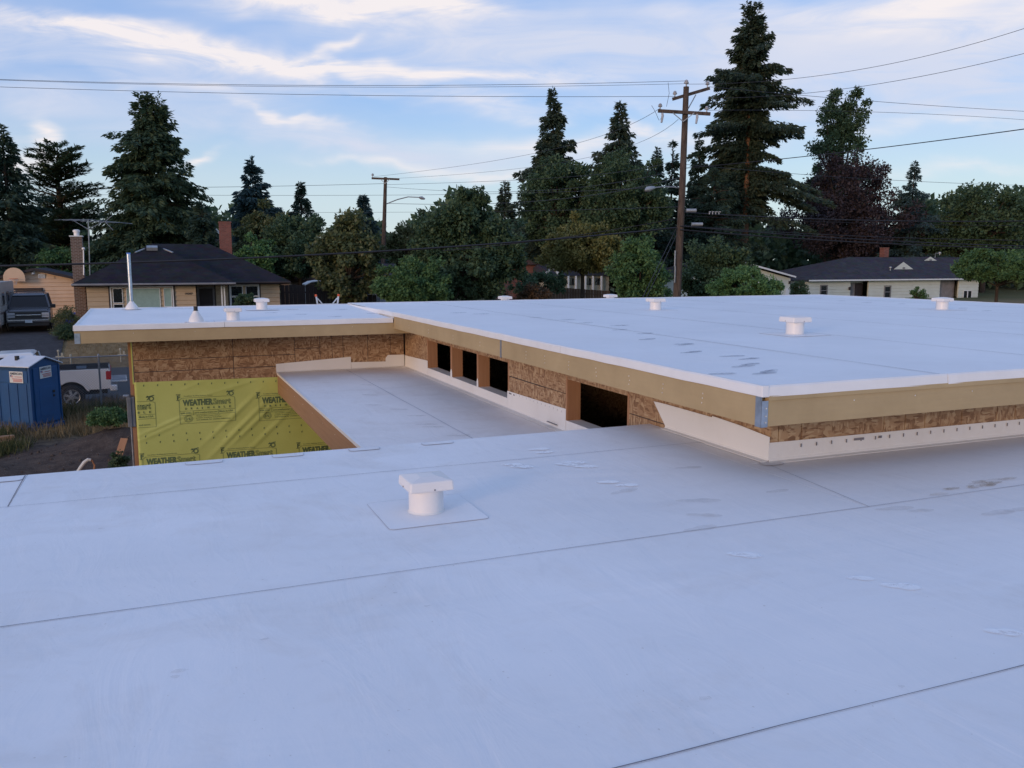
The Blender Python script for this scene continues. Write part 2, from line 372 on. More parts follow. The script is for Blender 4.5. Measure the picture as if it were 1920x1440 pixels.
def sheet(name, mat, xs, ys, fz, kind='structure'):
    mb = MB(); n = len(ys)
    vs = [(x, y, fz(x, y)) for x in xs for y in ys]
    fs = [(i*n+j, (i+1)*n+j, (i+1)*n+j+1, i*n+j+1) for i in range(len(xs)-1) for j in range(n-1)]
    o = mb.add(vs, fs).build(name, mat, None, smooth=True, fixn=False)
    for m in list(o.modifiers): o.modifiers.remove(m)
    o['kind'] = kind; return o
xs = sorted(set([-900, -400, -200, -100, -60, -40] + [-30 + 0.5 * i for i in range(81)] + [14, 20, 30, 45, 60, 90, 130, 200, 400, 900]))
ys = sorted(set([-60, -30, -10, 0] + [8 + i * 0.5 for i in range(100)] + [60, 65, 75, 90, 120, 160, 250, 400, 900]))
sheet('ground', 'soil', xs, ys, lambda x, y: ground_z(x, y) + (lump(x, y) if -20 < x < 6 else 0))
rx = [-140, -60, -30, -20, -15, -10, -5, 0, 5, 10, 20, 40, 80, 160]
sheet('road', 'asphalt', rx, [33.6 + i * 0.6 for i in range(15)], lambda x, y: ground_z(x, y) + 0.03)
sheet('driveway', 'drive', [-9.6, -8, -6.6, -5.2, -4.2], [42.02 + i * 0.5 for i in range(33)], lambda x, y: ground_z(x, y) + 0.05)

# ------------------------------------------------------------------ the building being roofed
G = -3.45
B = thing('unfinished_building', 'new flat-roofed building with white membrane roofs, tan fascia and bare sheathing', 'building', (4.0, 12.0, G))
XW, YC, YB = 4.684, 5.713, 17.2             # window wall, right-hand wall, rear wall
XF, YF, YE = 4.20, 5.23, 16.2               # fascia faces: window side, right-hand side, rear wing
def seam(par, a, b, z, w=0.0048, mat='seam'):
    d = Vector((b[0]-a[0], b[1]-a[1], 0)); r = Vector((-d.y, d.x, 0)).normalized() * w / 2
    n = max(1, int(d.length / 0.5)); mb = MB(); vs = []
    for i in range(n + 1):
        p = Vector((a[0], a[1], 0)) + d * i / n; j = random.uniform(-0.004, 0.004) if 0 < i < n else 0
        jr = r.normalized() * j; k = random.uniform(0.7, 1.3)
        vs += [(p + jr - r * k) + Vector((0, 0, z(p.x, p.y))), (p + jr + r * k) + Vector((0, 0, z(p.x, p.y)))]
    mb.add(vs, [(2*i, 2*i+2, 2*i+3, 2*i+1) for i in range(n)])
    return mb.build('seam_edge', mat, par, fixn=False)
# --- low front roof (the one underfoot)
EDGE = 7.60
low = MB().box(-9, XW - 0.003, -5, EDGE, -0.30, -0.006).box(XW - 0.003, 16, -5, YC - 0.004, -0.30, -0.006).build('low_roof', 'membrane', B)
rows = [(-5, 0.08), (0.08, 2.31), (2.31, 4.36), (4.36, 6.62), (6.62, EDGE)]
def msheet(par, mat, x0, x1, y0, y1, z, t=0.006, z1=None):
    z1 = z if z1 is None else z1
    nx = max(1, int((x1-x0)/0.4)); ny = max(1, int((y1-y0)/0.4)); mb = MB(); vs = []
    for i in range(nx+1):
        for j in range(ny+1):
            x = x0+(x1-x0)*i/nx; y = y0+(y1-y0)*j/ny; zz = z+(z1-z)*j/ny
            e = 0 < i < nx and 0 < j < ny
            vs.append((x, y, zz + (0.003*math.sin(1.9*x+0.6*y)*math.sin(1.3*y+2.1+0.5*x) if e else 0)))
    fs = [(i*(ny+1)+j, (i+1)*(ny+1)+j, (i+1)*(ny+1)+j+1, i*(ny+1)+j+1) for i in range(nx) for j in range(ny)]
    n0 = len(vs)
    rim = [i*(ny+1) for i in range(nx+1)] + [nx*(ny+1)+j for j in range(1, ny+1)] + [i*(ny+1)+ny for i in range(nx-1, -1, -1)] + [j for j in range(ny-1, 0, -1)]
    vs += [(vs[k][0], vs[k][1], vs[k][2]-t) for k in rim]
    fs += [(rim[a], n0+a, n0+(a+1) % len(rim), rim[(a+1) % len(rim)]) for a in range(len(rim))]
    return mb.add(vs, fs).build('membrane_sheet', mat, par, smooth=False, fixn=False)
for i, (a, b) in enumerate(rows):
    z = 0.0
    if i == 4:
        msheet(low, 'membrane', -9, -1.02, a, b, z); msheet(low, 'membrane', -1.016, XW-0.004, a, b, z)
    elif i == 3:
        msheet(low, 'membrane', -9, 4.43, a, b, z).data
        msheet(low, 'membrane', 4.434, 16, a, YC-0.006, z); msheet(low, 'membrane', 4.434, XW-0.004, YC-0.002, b, z)
    else:
        msheet(low, 'membrane', -9, 16, a, b, z)
Z0 = lambda x, y: 0.0045
for y in (0.08, 2.31, 4.36): seam(low, (-9, y), (16, y), Z0)
seam(low, (-9, 6.62), (XW, 6.60), Z0)
seam(low, (4.62, YC), (4.43, 4.36), Z0, 0.0042); seam(low, (-1.02, 6.62), (-1.03, EDGE), Z0, 0.005)
# rounded nose of the low roof edge and the wall below it
nose = MB(); prof = [(EDGE, -0.004), (EDGE+0.03, -0.012), (EDGE+0.045, -0.035), (EDGE+0.045, -0.16), (EDGE, -0.16)]
nose.prism([(y, z) for y, z in prof], lambda u, v, w: (w, u, v), -9, XW-0.004).build('roof_edge', 'edge_metal', low)
bx('low_wall', 'osb', B, -8.6, XW, 7.0, 7.2, G, -0.301); bx('low_wall', 'osb', B, -8.6, -8.4, -4.6, 7.0, G, -0.301)
def rrect(x0, x1, y0, y1, r, n=5):
    out = []
    for cx, cy, a0 in ((x1-r, y1-r, 0), (x0+r, y1-r, 90), (x0+r, y0+r, 180), (x1-r, y0+r, 270)):
        out += [(cx + r*math.cos(RAD(a0+90*k/n)), cy + r*math.sin(RAD(a0+90*k/n))) for k in range(n+1)]
    return out
def patch(par, x0, x1, y0, y1, r, z, lw=0.0032, mat='membrane', line='seam_soft'):
    o = rrect(x0, x1, y0, y1, r); i = rrect(x0+lw, x1-lw, y0+lw, y1-lw, max(0.01, r-lw)); n = len(o)
    p = MB().add([(x, y, z) for x, y in i] , [tuple(range(n))]).build('patch', mat, par, fixn=False)
    MB().add([(x, y, z+0.0005) for x, y in o] + [(x, y, z+0.0015) for x, y in i], [(k, (k+1) % n, n+(k+1) % n, n+k) for k in range(n)]).build('patch_edge', line, par, fixn=False)
    return p
for px, py, w in ((383, 869, 0.30), (541, 856, 0.27), (686, 845, 0.28), (820, 831, 0.30)):
    q = on_z(px, py, 0); patch(low, q.x-w/2, q.x+w/2, EDGE-0.15, EDGE-0.03, 0.04, 0.0045)
q = on_z(20, 893, 0); patch(low, q.x-0.4, q.x+0.1, EDGE-0.2, EDGE-0.03, 0.05, 0.0045)

# --- upper roof
UZ = 0.72
XR, YR = 18.4, 20.5
up = MB().box(XF+0.045, XR, YF+0.045, YR, 0.44, UZ-0.008).build('upper_roof', 'interior_dark', B)
cols = [XF+0.06, 6.10, 8.17, 10.48, 12.6, 14.7, 16.8, XR-0.05]
for a, b in zip(cols, cols[1:]): msheet(up, 'membrane_back', a+0.002, b-0.002, YF+0.06, YR-0.03, UZ-0.002)
for x in cols[1:-1]: seam(up, (x, YF+0.06), (x-0.02, YR-0.03), lambda x, y: UZ+0.004, 0.011)
def lip(par, name, p0, p1, nrm, zt, h, mat='edge_metal', thick=0.045):       # raised edge metal: face, rounded top, inner slope
    a = Vector((*p0, 0)); b = Vector((*p1, 0)); n = Vector((*nrm, 0))
    pr = [(0.006, -h), (0.012, -h+0.004), (0.004, -0.012), (-0.010, 0.0), (-0.035, -0.002), (-0.075, -0.024), (-0.075, -0.04), (0.0, -0.04)]
    mb = MB(); k = len(pr); m = max(1, int((b - a).length / 0.35)); vs = []
    for q in range(m + 1):
        c = a + (b - a) * (q / m); ju = random.uniform(-0.0022, 0.0022); jz = random.uniform(-0.002, 0.0025)
        vs += [c + n*(u + ju) + Vector((0, 0, zt + w + jz)) for u, w in pr]
    mb.add(vs, [tuple(range(k)), tuple(reversed(range(m*k, m*k+k)))] + [(q*k+i, q*k+(i+1) % k, q*k+k+(i+1) % k, q*k+k+i) for q in range(m) for i in range(k)])
    return mb.build(name, mat, par)
ys_ = [YF+0.002, 8.75, 13.05, YE, 17.4]
for a, b in zip(ys_, ys_[1:]): lip(up, 'edge_strip', (XF, a+0.004), (XF, b-0.004), (-1, 0), UZ+0.012, 0.085)
xs_ = [XF-0.002, 6.1, 9.2, 12.4, 15.4, XR]
for a, b in zip(xs_, xs_[1:]): lip(up, 'edge_strip', (a+0.003, YF), (b-0.003, YF), (0, -1), UZ+0.014, 0.088)
lip(up, 'edge_strip', (XR, YF), (XR, YR), (1, 0), UZ+0.012, 0.085)
lip(up, 'edge_strip', (XF, YR), (XR, YR), (0, 1), UZ+0.012, 0.085)
bx('upstand', 'flashing', up, XF+0.018, XF+0.043, YE+0.02, YR-0.04, 0.58, UZ-0.012)
# sloped end of the raised edge, where it dies into the rear roof
MB().hexa([(XF, 17.4, 0.60), (XF+0.3, 17.4, 0.60), (XF+0.3, YR-0.2, 0.62), (XF, YR-0.2, 0.62)], [(XF, 17.4, UZ+0.005), (XF+0.3, 17.4, UZ), (XF+0.3, YR-0.2, 0.70), (XF, YR-0.2, 0.698)]).build('end_flap', 'membrane_back', up)
bx('corner_cap', 'edge_metal', up, XF-0.014, XF+0.05, YF-0.014, YF+0.05, UZ-0.072, UZ+0.016, 0.006)
# fascia boards
FZ0, FZ1 = 0.418, 0.652
fas = MB().box(XF+0.002, XF+0.044, YF+0.04, 10.575, FZ0, FZ1).build('fascia_board', 'fascia_paint', B)
fas2 = MB().box(XF+0.002, XF+0.044, 10.62, YE-0.01, FZ0, FZ1).build('fascia_board', 'fascia_paint', B)
fas3 = MB().box(XF+0.05, XR, YF+0.002, YF+0.044, FZ0, FZ1-0.03).build('fascia_board', 'fascia_paint', B)
bx('fascia_trim', 'fascia_paint', B, XF+0.055, XR, YF-0.012, YF+0.040, FZ1-0.032, FZ1+0.004)
bx('joint_bracket', 'galv', B, XF-0.004, XF+0.03, 10.572, 10.623, FZ0-0.004, FZ1)
mb = MB().box(XF-0.003, XF+0.001, YF+0.004, YF+0.075, FZ0-0.005, FZ1+0.0).box(XF-0.003, XF+0.055, YF-0.003, YF+0.001, FZ0-0.005, FZ1-0.034)
mb.build('corner_bracket', 'galv', B)
for z in (0.45, 0.50, 0.56):                # bolts of the corner bracket
    MB().lathe([(0.006, 0), (0.006, 0.004), (0.0015, 0.006)], (XF+0.035, YF-0.009, z), 8, 'y').build('bolt', 'nail', B)
def nails(par, pts, nrm):
    for p in pts:
        if nrm == 'x': MB().box(p[0]-0.004, p[0], p[1]-0.004, p[1]+0.004, p[2]-0.005, p[2]+0.005).build('nail_head', 'nail', par)
        else: MB().box(p[0]-0.004, p[0]+0.004, p[1]-0.004, p[1], p[2]-0.005, p[2]+0.005).build('nail_head', 'nail', par)
for y in (6.0, 6.62, 7.22, 7.9, 8.55, 9.2, 9.75):
    nails(fas, [(XF+0.001, y+random.uniform(-.01, .01), z) for z in (0.49, 0.53, 0.57)], 'x')
for y in (11.4, 12.6, 13.9, 15.1): nails(fas2, [(XF+0.001, y, z) for z in (0.50, 0.55)], 'x')
for x in (5.1, 5.75, 6.4, 7.05, 7.7): nails(fas3, [(x, YF+0.001, 0.57)], 'y')
bx('soffit', 'osb', B, XF+0.046, XW+0.02, YF+0.046, YE+0.9, 0.440, 0.452)
bx('soffit', 'osb', B, XW+0.025, XR, YF+0.046, YC+0.01, 0.440, 0.452)

bx('rear_lean_roof', 'membrane_back', B, XF+0.1, XR, YR+0.02, YR+2.2, UZ-0.33, UZ-0.173)
# --- rear wing roof
BZ = lambda y: 0.615 + (y - YE) * (0.085 / (YR - YE))
XL = -1.32
back = MB().hexa([(XL+0.03, YE+0.03, 0.40), (XF, YE+0.03, 0.40), (XF, YR, 0.44), (XL+0.03, YR, 0.44)], [(XL+0.03, YE+0.03, BZ(YE)-0.012), (XF, YE+0.03, BZ(YE)-0.012), (XF, YR, BZ(YR)-0.012), (XL+0.03, YR, BZ(YR)-0.012)]).build('rear_roof', 'interior_dark', B)
msheet(back, 'membrane_back', XL+0.05, 1.40, YE+0.05, YR-0.03, BZ(YE)-0.003, 0.006, BZ(YR)-0.003)
msheet(back, 'membrane_back', 1.404, XF-0.0, YE+0.05, YR-0.03, BZ(YE)-0.003, 0.006, BZ(YR)-0.003)
seam(back, (1.402, YE+0.05), (1.402, YR-0.05), lambda x, y: BZ(y)+0.002, 0.008, 'seam_soft')
lip(back, 'edge_strip', (XL, YE), (1.1, YE), (0, -1), 0.628, 0.10); lip(back, 'edge_strip', (1.105, YE), (XF-0.012, YE), (0, -1), 0.628, 0.10)
def lip2(p0, p1, nrm, z0, z1):
    o = lip(back, 'edge_strip', p0, p1, nrm, 0.0, 0.10)
    for v in o.data.vertices:
        w = v.co + Vector(B.location); v.co.z += z0 + (z1 - z0) * (w.y - YE) / (YR - YE)
lip2((XL, YE), (XL, YR), (-1, 0), 0.628, 0.712); lip(back, 'edge_strip', (XL, YR), (XF, YR), (0, 1), 0.712, 0.10)
bf = bx('fascia_board', 'fascia_paint', B, XL+0.035, XW-0.01, YE+0.004, YE+0.046, 0.315, 0.525)
bx('fascia_board', 'fascia_paint', B, XL+0.004, XL+0.034, YE+0.0, YR, 0.315, 0.525)
bx('corner_bracket', 'galv', B, XL+0.004, XL+0.09, YE-0.003, YE+0.003, 0.315, 0.49)
for x in (-0.4, 0.6, 1.55, 2.5, 3.4): nails(bf, [(x, YE+0.003, 0.47)], 'y')
bx('soffit', 'osb', B, XL+0.05, XW-0.01, YE+0.05, YB+0.02, 0.318, 0.330)

# --- rear wall: strand board above, yellow wrap below
WLX = -0.46
wall = bx('rear_wall', 'interior_dark', B, WLX+0.012, XW-0.02, YB+0.012, YB+0.15, G, 0.317)
def panel(par, x0, x1, z0, z1, y, g=0.005): bx('osb_panel', 'osb', par, x0+g, x1-g, y, y+0.011, z0+g, z1-g)
for z0, z1 in ((-0.11, 0.317), (-0.33, -0.11), (-0.80, -0.33)):
    for a, b in ((WLX, 1.3), (1.3, 2.46)): panel(wall, a, b, z0, z1, YB, 0.006 if z0 < -0.2 else 0.005)
for a, b in zip((2.46, 2.95, 3.19, 3.41, 3.91, 4.38, XW-0.02), (2.95, 3.19, 3.41, 3.91, 4.38, XW-0.02)):
    if a < 2.9: panel(wall, a, b, 0.0, 0.317, YB); panel(wall, a, b, -0.9, 0.0, YB)
    else: panel(wall, a, b, -0.9, 0.317, YB)
def fold(x, z):                             # slack and folds in the wrap (metres out of the wall)
    u = (x * 0.62 + (z + 1.2) * -1.0)
    d = 0.008 * math.sin(3.3 * x + 1.1) * math.sin(2.1 * z)
    for a, b, w, amp in ((0.30, -1.02, 0.045, 0.012), (0.10, -1.30, 0.040, 0.030), (0.0, -1.44, 0.035, 0.022), (1.25, -1.25, 0.05, 0.036), (1.42, -1.42, 0.045, 0.034), (1.63, -1.42, 0.05, 0.038),
                         (1.15, -1.72, 0.05, 0.026), (1.9, -1.6, 0.05, 0.028), (0.3, -0.72, 0.05, 0.015), (1.3, -0.68, 0.04, 0.016)):
        sl = 0.40 if x < 0.9 and a < 0.9 else (0.92 if a > 1.1 and b < -1 else 0.25)
        t = (z - b) - sl * (x - a)
        along = math.exp(-(((x - a) / 0.55) ** 2))
        d += 0.62 * amp * along * math.exp(-(t / w) ** 2)
    return max(0.0, d)
wy = lambda x, z: YB - 0.010 - fold(x, z)
nx, nz = 110, 130; mb = MB(); WZ1 = lambda x: -0.512 - 0.012 * (x - WLX)
vs = []
for i in range(nx+1):
    for j in range(nz+1):
        x = WLX-0.004 + (XW-0.03-WLX) * i/nx; t = j/nz; z = G + (WZ1(x) - G) * (t ** 0.55); vs.append((x, wy(x, z), z))
wrap = mb.add(vs, [(i*(nz+1)+j, (i+1)*(nz+1)+j, (i+1)*(nz+1)+j+1, i*(nz+1)+j+1) for i in range(nx) for j in range(nz)]).build('weather_wrap', 'house_wrap', B, smooth=True, fixn=False)
for m in list(wrap.modifiers): wrap.modifiers.remove(m)
so = wrap.modifiers.new('thick', 'SOLIDIFY'); so.thickness = 0.003; so.offset = 1
wrap['label'] = 'creased yellow weather barrier with green printed lettering'
def pf(off): return lambda x, z: (x, wy(x, z) - off, z)
LW = 0.006
def pbar(mb, x0, z0, x1, z1, w=LW, n=8, off=0.009):
    f = pf(off); d = Vector((x1-x0, z1-z0)); r = Vector((-d.y, d.x)).normalized() * w/2
    n = max(n, int(d.length / 0.03)); vs = []
    for i in range(n+1):
        x = x0 + d.x*i/n; z = z0 + d.y*i/n; vs += [f(x-r.x, z-r.y), f(x+r.x, z+r.y)]
    mb.add(vs, [(2*i, 2*i+2, 2*i+3, 2*i+1) for i in range(n)])
def printed(x0, z1, part=None):
    mb = MB(); my = MB(); W, H = 1.0, 0.49; f = pf(0.009); fy = pf(0.012); fg = pf(0.007); x1 = x0 + W; z0 = z1 - H
    full = part is None
    xa = x0 if full else WLX + 0.02
    if full:
        pbar(mb, x0, z0, x0, z1-0.04); pbar(mb, x0, z1-0.04, x0+0.05, z1); pbar(mb, x0+0.05, z1, x1-0.10, z1)
        text_fit(mb, 'WEATHER', f, x0+0.06, x0+0.60, z1-0.155, z1-0.03, 0.05)
        text_fit(mb, 'Smart', f, x0+0.60, x0+0.925, z1-0.155, z1-0.03, 0.035); text_fit(my, 'Smart', fy, x0+0.607, x0+0.918, z1-0.149, z1-0.036, -0.018)
        for k, ch in enumerate('DRAINABLE'): text_fit(mb, ch, f, x0+0.10+k*0.099, x0+0.135+k*0.099 - (0.02 if ch == 'I' else 0), z1-0.225, z1-0.185, 0.03)
        text_fit(mb, 'ESR-2791', f, x0+0.02, x0+0.20, z1-0.305, z1-0.275, 0.02); text_fit(mb, 'www.weathersmart.com', f, x0+0.26, x0+0.67, z1-0.307, z1-0.273, 0.01); text_fit(mb, 'Made in USA', f, x0+0.71, x0+0.96, z1-0.305, z1-0.272, 0.02)
        pbar(mb, x0+0.24, z1-0.325, x0+0.24, z1-0.255); pbar(mb, x0+0.69, z1-0.325, x0+0.69, z1-0.255)
        for k, t in enumerate(('This product meets using a', 'proper building materials', 'and methods for weather-resistance')): text_fit(mb, t, f, x0+0.29, x0+(0.72, 0.74, 0.90)[k], z1-0.372-k*0.036, z1-0.346-k*0.036, 0.01)
        for rr in (0.066, 0.05):
            for k in range(16):
                a, b = 2*math.pi*k/16, 2*math.pi*(k+1)/16; c = (x0+0.15, z1-0.40)
                pbar(mb, c[0]+rr*1.15*math.cos(a), c[1]+rr*math.sin(a), c[0]+rr*1.15*math.cos(b), c[1]+rr*math.sin(b), 0.005, 1)
        text_fit(mb, '15', f, x0+0.115, x0+0.185, z1-0.425, z1-0.378, 0.03)
        text_fit(mb, 'FortiFiber Building Systems Group', f, x0+0.09, x0+0.60, z1+0.018, z1+0.045, 0.008)
        text_fit(mb, 'F', f, x0-0.035, x0+0.02, z1-0.03, z1+0.055, 0.04); pbar(mb, x0-0.05, z1+0.07, x0+0.03, z1+0.07, 0.014); pbar(mb, x0-0.05, z1-0.04, x0-0.0, z1-0.04, 0.012)
    else:
        text_fit(mb, 'mart', f, WLX+0.02, x0+0.925, z1-0.155, z1-0.03, 0.035); text_fit(my, 'mart', fy, WLX+0.026, x0+0.918, z1-0.149, z1-0.036, -0.018)
        for k, ch in ((6, 'B'), (7, 'L'), (8, 'E')): text_fit(mb, ch, f, x0+0.10+k*0.099, x0+0.135+k*0.099, z1-0.225, z1-0.185, 0.03)
        text_fit(mb, 'Made in USA', f, x0+0.71, x0+0.96, z1-0.305, z1-0.272, 0.02); pbar(mb, xa, z1, x1-0.10, z1)
        text_fit(mb, 'and tance', f, x0+0.70, x0+0.90, z1-0.455, z1-0.425, 0.01)
    pbar(mb, xa, z1-0.25, x1, z1-0.25); pbar(mb, xa, z1-0.33, x1, z1-0.33); pbar(mb, xa, z0, x1, z0); pbar(mb, x1, z0, x1, z1-0.03); pbar(mb, x1-0.10, z1, x1, z1-0.03)
    for k in range(12):                       # round emblem at the corner with a bar over it
        a, b = 2*math.pi*k/12, 2*math.pi*(k+1)/12; c = (x1-0.06, z1+0.045)
        pbar(mb, c[0]+0.038*math.cos(a), c[1]+0.038*math.sin(a), c[0]+0.038*math.cos(b), c[1]+0.038*math.sin(b), 0.018, 1)
    pbar(mb, x1-0.15, z1+0.075, x1-0.01, z1+0.105, 0.018); pbar(mb, x1-0.13, z1+0.10, x1-0.10, z1+0.05, 0.016); pbar(mb, x1-0.10, z1+0.05, x1-0.14, z1+0.02, 0.014)
    mb.build('printed_lettering', 'print_green', wrap, fixn=False)
    if my.v: my.build('lettering_fill', 'wrap_yellow', wrap, fixn=False)
printed(0.29, -0.855); printed(1.735, -0.895); printed(-1.13, -0.875, 'right')
printed(-0.40, -1.93); printed(1.03, -1.93); printed(2.47, -1.95)
def staple(x, z): mb = MB(); pbar(mb, x, z-0.017, x+0.006, z+0.017, 0.014, 1, 0.010); mb.build('staple', 'print_green', wrap, fixn=False)
for k in range(11): staple(-0.31 + 0.238*k, -0.58 - 0.004*k)
for k in range(14):
    if -0.33 + 0.238*k < 2.7: staple(-0.33 + 0.238*k, -1.535 + random.uniform(-.006, .006)); staple(-0.32 + 0.238*k, -1.655 + random.uniform(-.006, .006))
bx('corner_post', 'lumber_z', B, WLX-0.075, WLX-0.006, YB+0.03, YB+0.12, G, 0.317)
bx('corner_trim', 'wrap_yellow', B, WLX-0.028, WLX-0.006, YB+0.01, YB+0.028, -0.55, 0.317)

# --- porch roof between the wings
PX, PZ = 2.10, -0.45
por = bx('porch_roof', 'interior_dark', B, PX+0.045, XW-0.004, 7.25, YB-0.06, -0.80, PZ-0.012)
msheet(por, 'membrane_porch', PX+0.03, 3.455, 7.3, YB-0.062, PZ); msheet(por, 'membrane_porch', 3.459, XW-0.02, 7.3, YB-0.062, PZ)
seam(por, (3.457, 7.3), (3.44, YB-0.07), lambda x, y: PZ+0.004, 0.011, 'seam_soft')
bx('fascia_board', 'lumber_y', B, PX+0.002, PX+0.042, 7.25, YB-0.05, -0.86, -0.488)
mb = MB().box(PX-0.010, PX+0.03, 7.25, 12.2, -0.490, -0.447).box(PX-0.010, PX+0.03, 12.21, YB-0.052, -0.490, -0.447); mb.build('edge_strip', 'edge_metal', por)
for y in (9.5, 10.4, 11.3, 12.2, 13.1, 14.0, 14.9, 15.8): nails(por, [(PX+0.001, y, -0.60)], 'x')
# wall flashings, each turned up the wall and laid onto the roof
def flash(par, pts, side, w, t=0.006):      # pts along the wall: (coordinate, roof level, top level)
    mb = MB(); n = len(pts); vs = []
    for q in pts:
        c, a, b = q[:3]; e = q[3] if len(q) > 3 else c
        if side == 'x': vs += [(XW-t, c, b), (XW-t-0.003, e, a+0.03), (XW-t-0.012, e, a+0.010), (XW-t-w, e, a+0.004)]
        else:
            y0 = YB if side == 'b' else YC
            vs += [(c, y0-t, b), (c, y0-t-0.003, a+0.03), (c, y0-t-0.012, a+0.010), (c, y0-t-w, a+0.004)]
    o = mb.add(vs, [(4*i+k, 4*i+k+1, 4*i+4+k+1, 4*i+4+k) for i in range(n-1) for k in range(3)]).build('wall_flashing', 'flashing', par, fixn=False)
    for m in list(o.modifiers): o.modifiers.remove(m)
    so = o.modifiers.new('thick', 'SOLIDIFY'); so.thickness = 0.005; so.offset = 1 if side == 'x' else -1
    return o
def lerp(a, b, n): return [tuple(p + (q-p)*i/n for p, q in zip(a, b)) for i in range(n+1)]
flash(por, lerp((YB-0.05, PZ, -0.215), (15.6, PZ, -0.165), 5) + [(15.56, PZ, -0.17)], 'x', 0.10)
flash(por, [(15.55, PZ, -0.298), (11.545, PZ, -0.298)], 'x', 0.10)
flash(por, lerp((11.54, PZ, -0.19), (9.59, PZ, -0.155), 4), 'x', 0.10)
flash(por, [(9.585, PZ, -0.298), (7.63, PZ, -0.29)], 'x', 0.10)
flash(por, lerp((2.09, PZ, -0.285), (3.56, PZ, -0.205), 5), 'b', 0.03); flash(por, [(3.565, PZ, -0.315), (XW-0.4, PZ, -0.33)], 'b', 0.03); flash(por, [(XW-0.41, PZ, -0.26), (XW-0.36, PZ, -0.20), (XW-0.012, PZ, -0.205)], 'b', 0.03)
fl1 = [(7.50, 0, 0.05), (7.49, 0, 0.14), (7.52, 0, 0.21), (7.535, 0, 0.245)]
flash(low, [(7.42, 0.0, 0.06), (7.46, 0.0, 0.13), (7.50, 0.0, 0.20), (7.53, 0.0, 0.25)][::-1] if False else [(7.53, 0.0, 0.246, 7.30), (7.46, 0.0, 0.250, 7.285), (7.28, 0.0, 0.252, 7.20), (6.9, 0.0, 0.250), (6.52, 0.0, 0.248)], 'x', 0.06)
flash(low, [(6.516, 0.0, 0.262), (6.1, 0.0, 0.245), (YC-0.008, 0.0, 0.215)], 'x', 0.07, 0.009)
flash(low, [(XW-0.016, 0.0, 0.165), (8.5, 0.0, 0.155), (12, 0.0, 0.15), (15.8, 0.0, 0.15)], 'c', 0.06)
patch(low, XW-0.13, XW+0.07, YC-0.13, YC+0.0, 0.05, 0.0065)
for k in range(26):
    x = 5.0 + k * 0.165; bx('fastener', 'seam', low, x-0.004, x+0.004, YC-0.018, YC-0.013, 0.105, 0.135)
for x, w in ((5.58, 0.11), (5.86, 0.035)): bx('printed_tag', 'seam', low, x, x+w, YC-0.0195, YC-0.0145, 0.115, 0.135)
bx('printed_tag', 'seam', por, XW-0.013, XW-0.0085, 11.38, 11.48, -0.225, -0.205); bx('printed_tag', 'seam', por, XW-0.013, XW-0.0085, 11.26, 11.31, -0.225, -0.208)
for k in range(13): bx('fastener', 'seam_soft', por, XW-0.0135, XW-0.0085, 11.2 - k*0.125, 11.2 - k*0.125 + 0.008, -0.215, -0.19)
bx('fastener', 'seam', por, XW-0.04, XW-0.028, 9.8, 10.1, -0.40, -0.39)

# --- window wall with its openings
WT = 0.14; ZT = 0.44
WIN = [(14.20, 15.55), (12.86, 14.11), (11.54, 12.79), (8.08, 9.57)]; SZ, HZ = -0.30, 0.222
ww = bx('window_wall', 'interior_dark', B, XW+0.014, XW+WT, YC+0.16, YR-0.3, G, SZ-0.02)
bx('window_wall', 'interior_dark', B, XW+0.014, XW+WT, YC+0.16, YB+0.1, HZ+0.04, ZT-0.001)
for a, b in ((YC+0.16, 8.04), (9.61, 11.50), (15.59, YR-0.3)): bx('window_wall', 'interior_dark', B, XW+0.014, XW+WT, a, b, SZ-0.019, HZ+0.039)
def wpanel(y0, y1, z0, z1, g=0.003): bx('osb_panel', 'osb', ww, XW, XW+0.012, y0+g, y1-g, z0+g, z1-g)
wpanel(YC+0.0, 6.9, -0.4, ZT); wpanel(6.9, 8.08, -0.4, 0.04, 0.005); wpanel(6.9, 8.08, 0.04, ZT, 0.005)
wpanel(9.57, 10.23, -0.6, 0.035, 0.004); wpanel(10.23, 11.54, -0.6, 0.03, 0.005); wpanel(9.57, 11.54, 0.035, ZT, 0.004); wpanel(15.55, YB-0.02, -0.6, ZT)
for a, b in ((8.08, 9.57), (11.54, 12.82), (12.82, 14.15), (14.15, 15.55)): wpanel(a, b, HZ, ZT)
for a, b in ((14.11, 14.20), (12.79, 12.86)):
    bx('stud', 'lumber_z', ww, XW-0.002, XW+WT+0.05, a, b, SZ-0.02, HZ+0.03)
    mb = MB(); vs = [(XW-0.006, a-0.004, -0.30), (XW-0.006, b+0.006, -0.30), (XW-0.006, b+0.004, -0.21), (XW-0.006, b-0.02, -0.17), (XW-0.006, a+0.02, -0.165), (XW-0.006, a, -0.21)]
    mb.add(vs, [tuple(range(6))]).build('flashing_tongue', 'flashing', por, fixn=False)
for a, b in WIN:
    if b > 15 or b < 10: bx('jamb', 'lumber_z', ww, XW-0.001, XW+0.185, b, b+0.038, SZ-0.02, HZ+0.03)
    if a < 12: bx('jamb', 'lumber_z', ww, XW-0.001, XW+0.185, a-0.038, a, SZ-0.02, HZ+0.03)
    bx('lintel', 'lumber_y', ww, XW+0.013, XW+0.185, a+0.001, b-0.001, HZ, HZ+0.038)
    bx('sill_membrane', 'flashing', ww, XW-0.004, XW+0.19, a+0.001, b-0.001, SZ-0.02, SZ)
for x in (XW+0.9, XW+1.5): bx('interior_stud', 'interior_dark', B, x, x+0.05, 8.9, 9.1, G, 0.43)
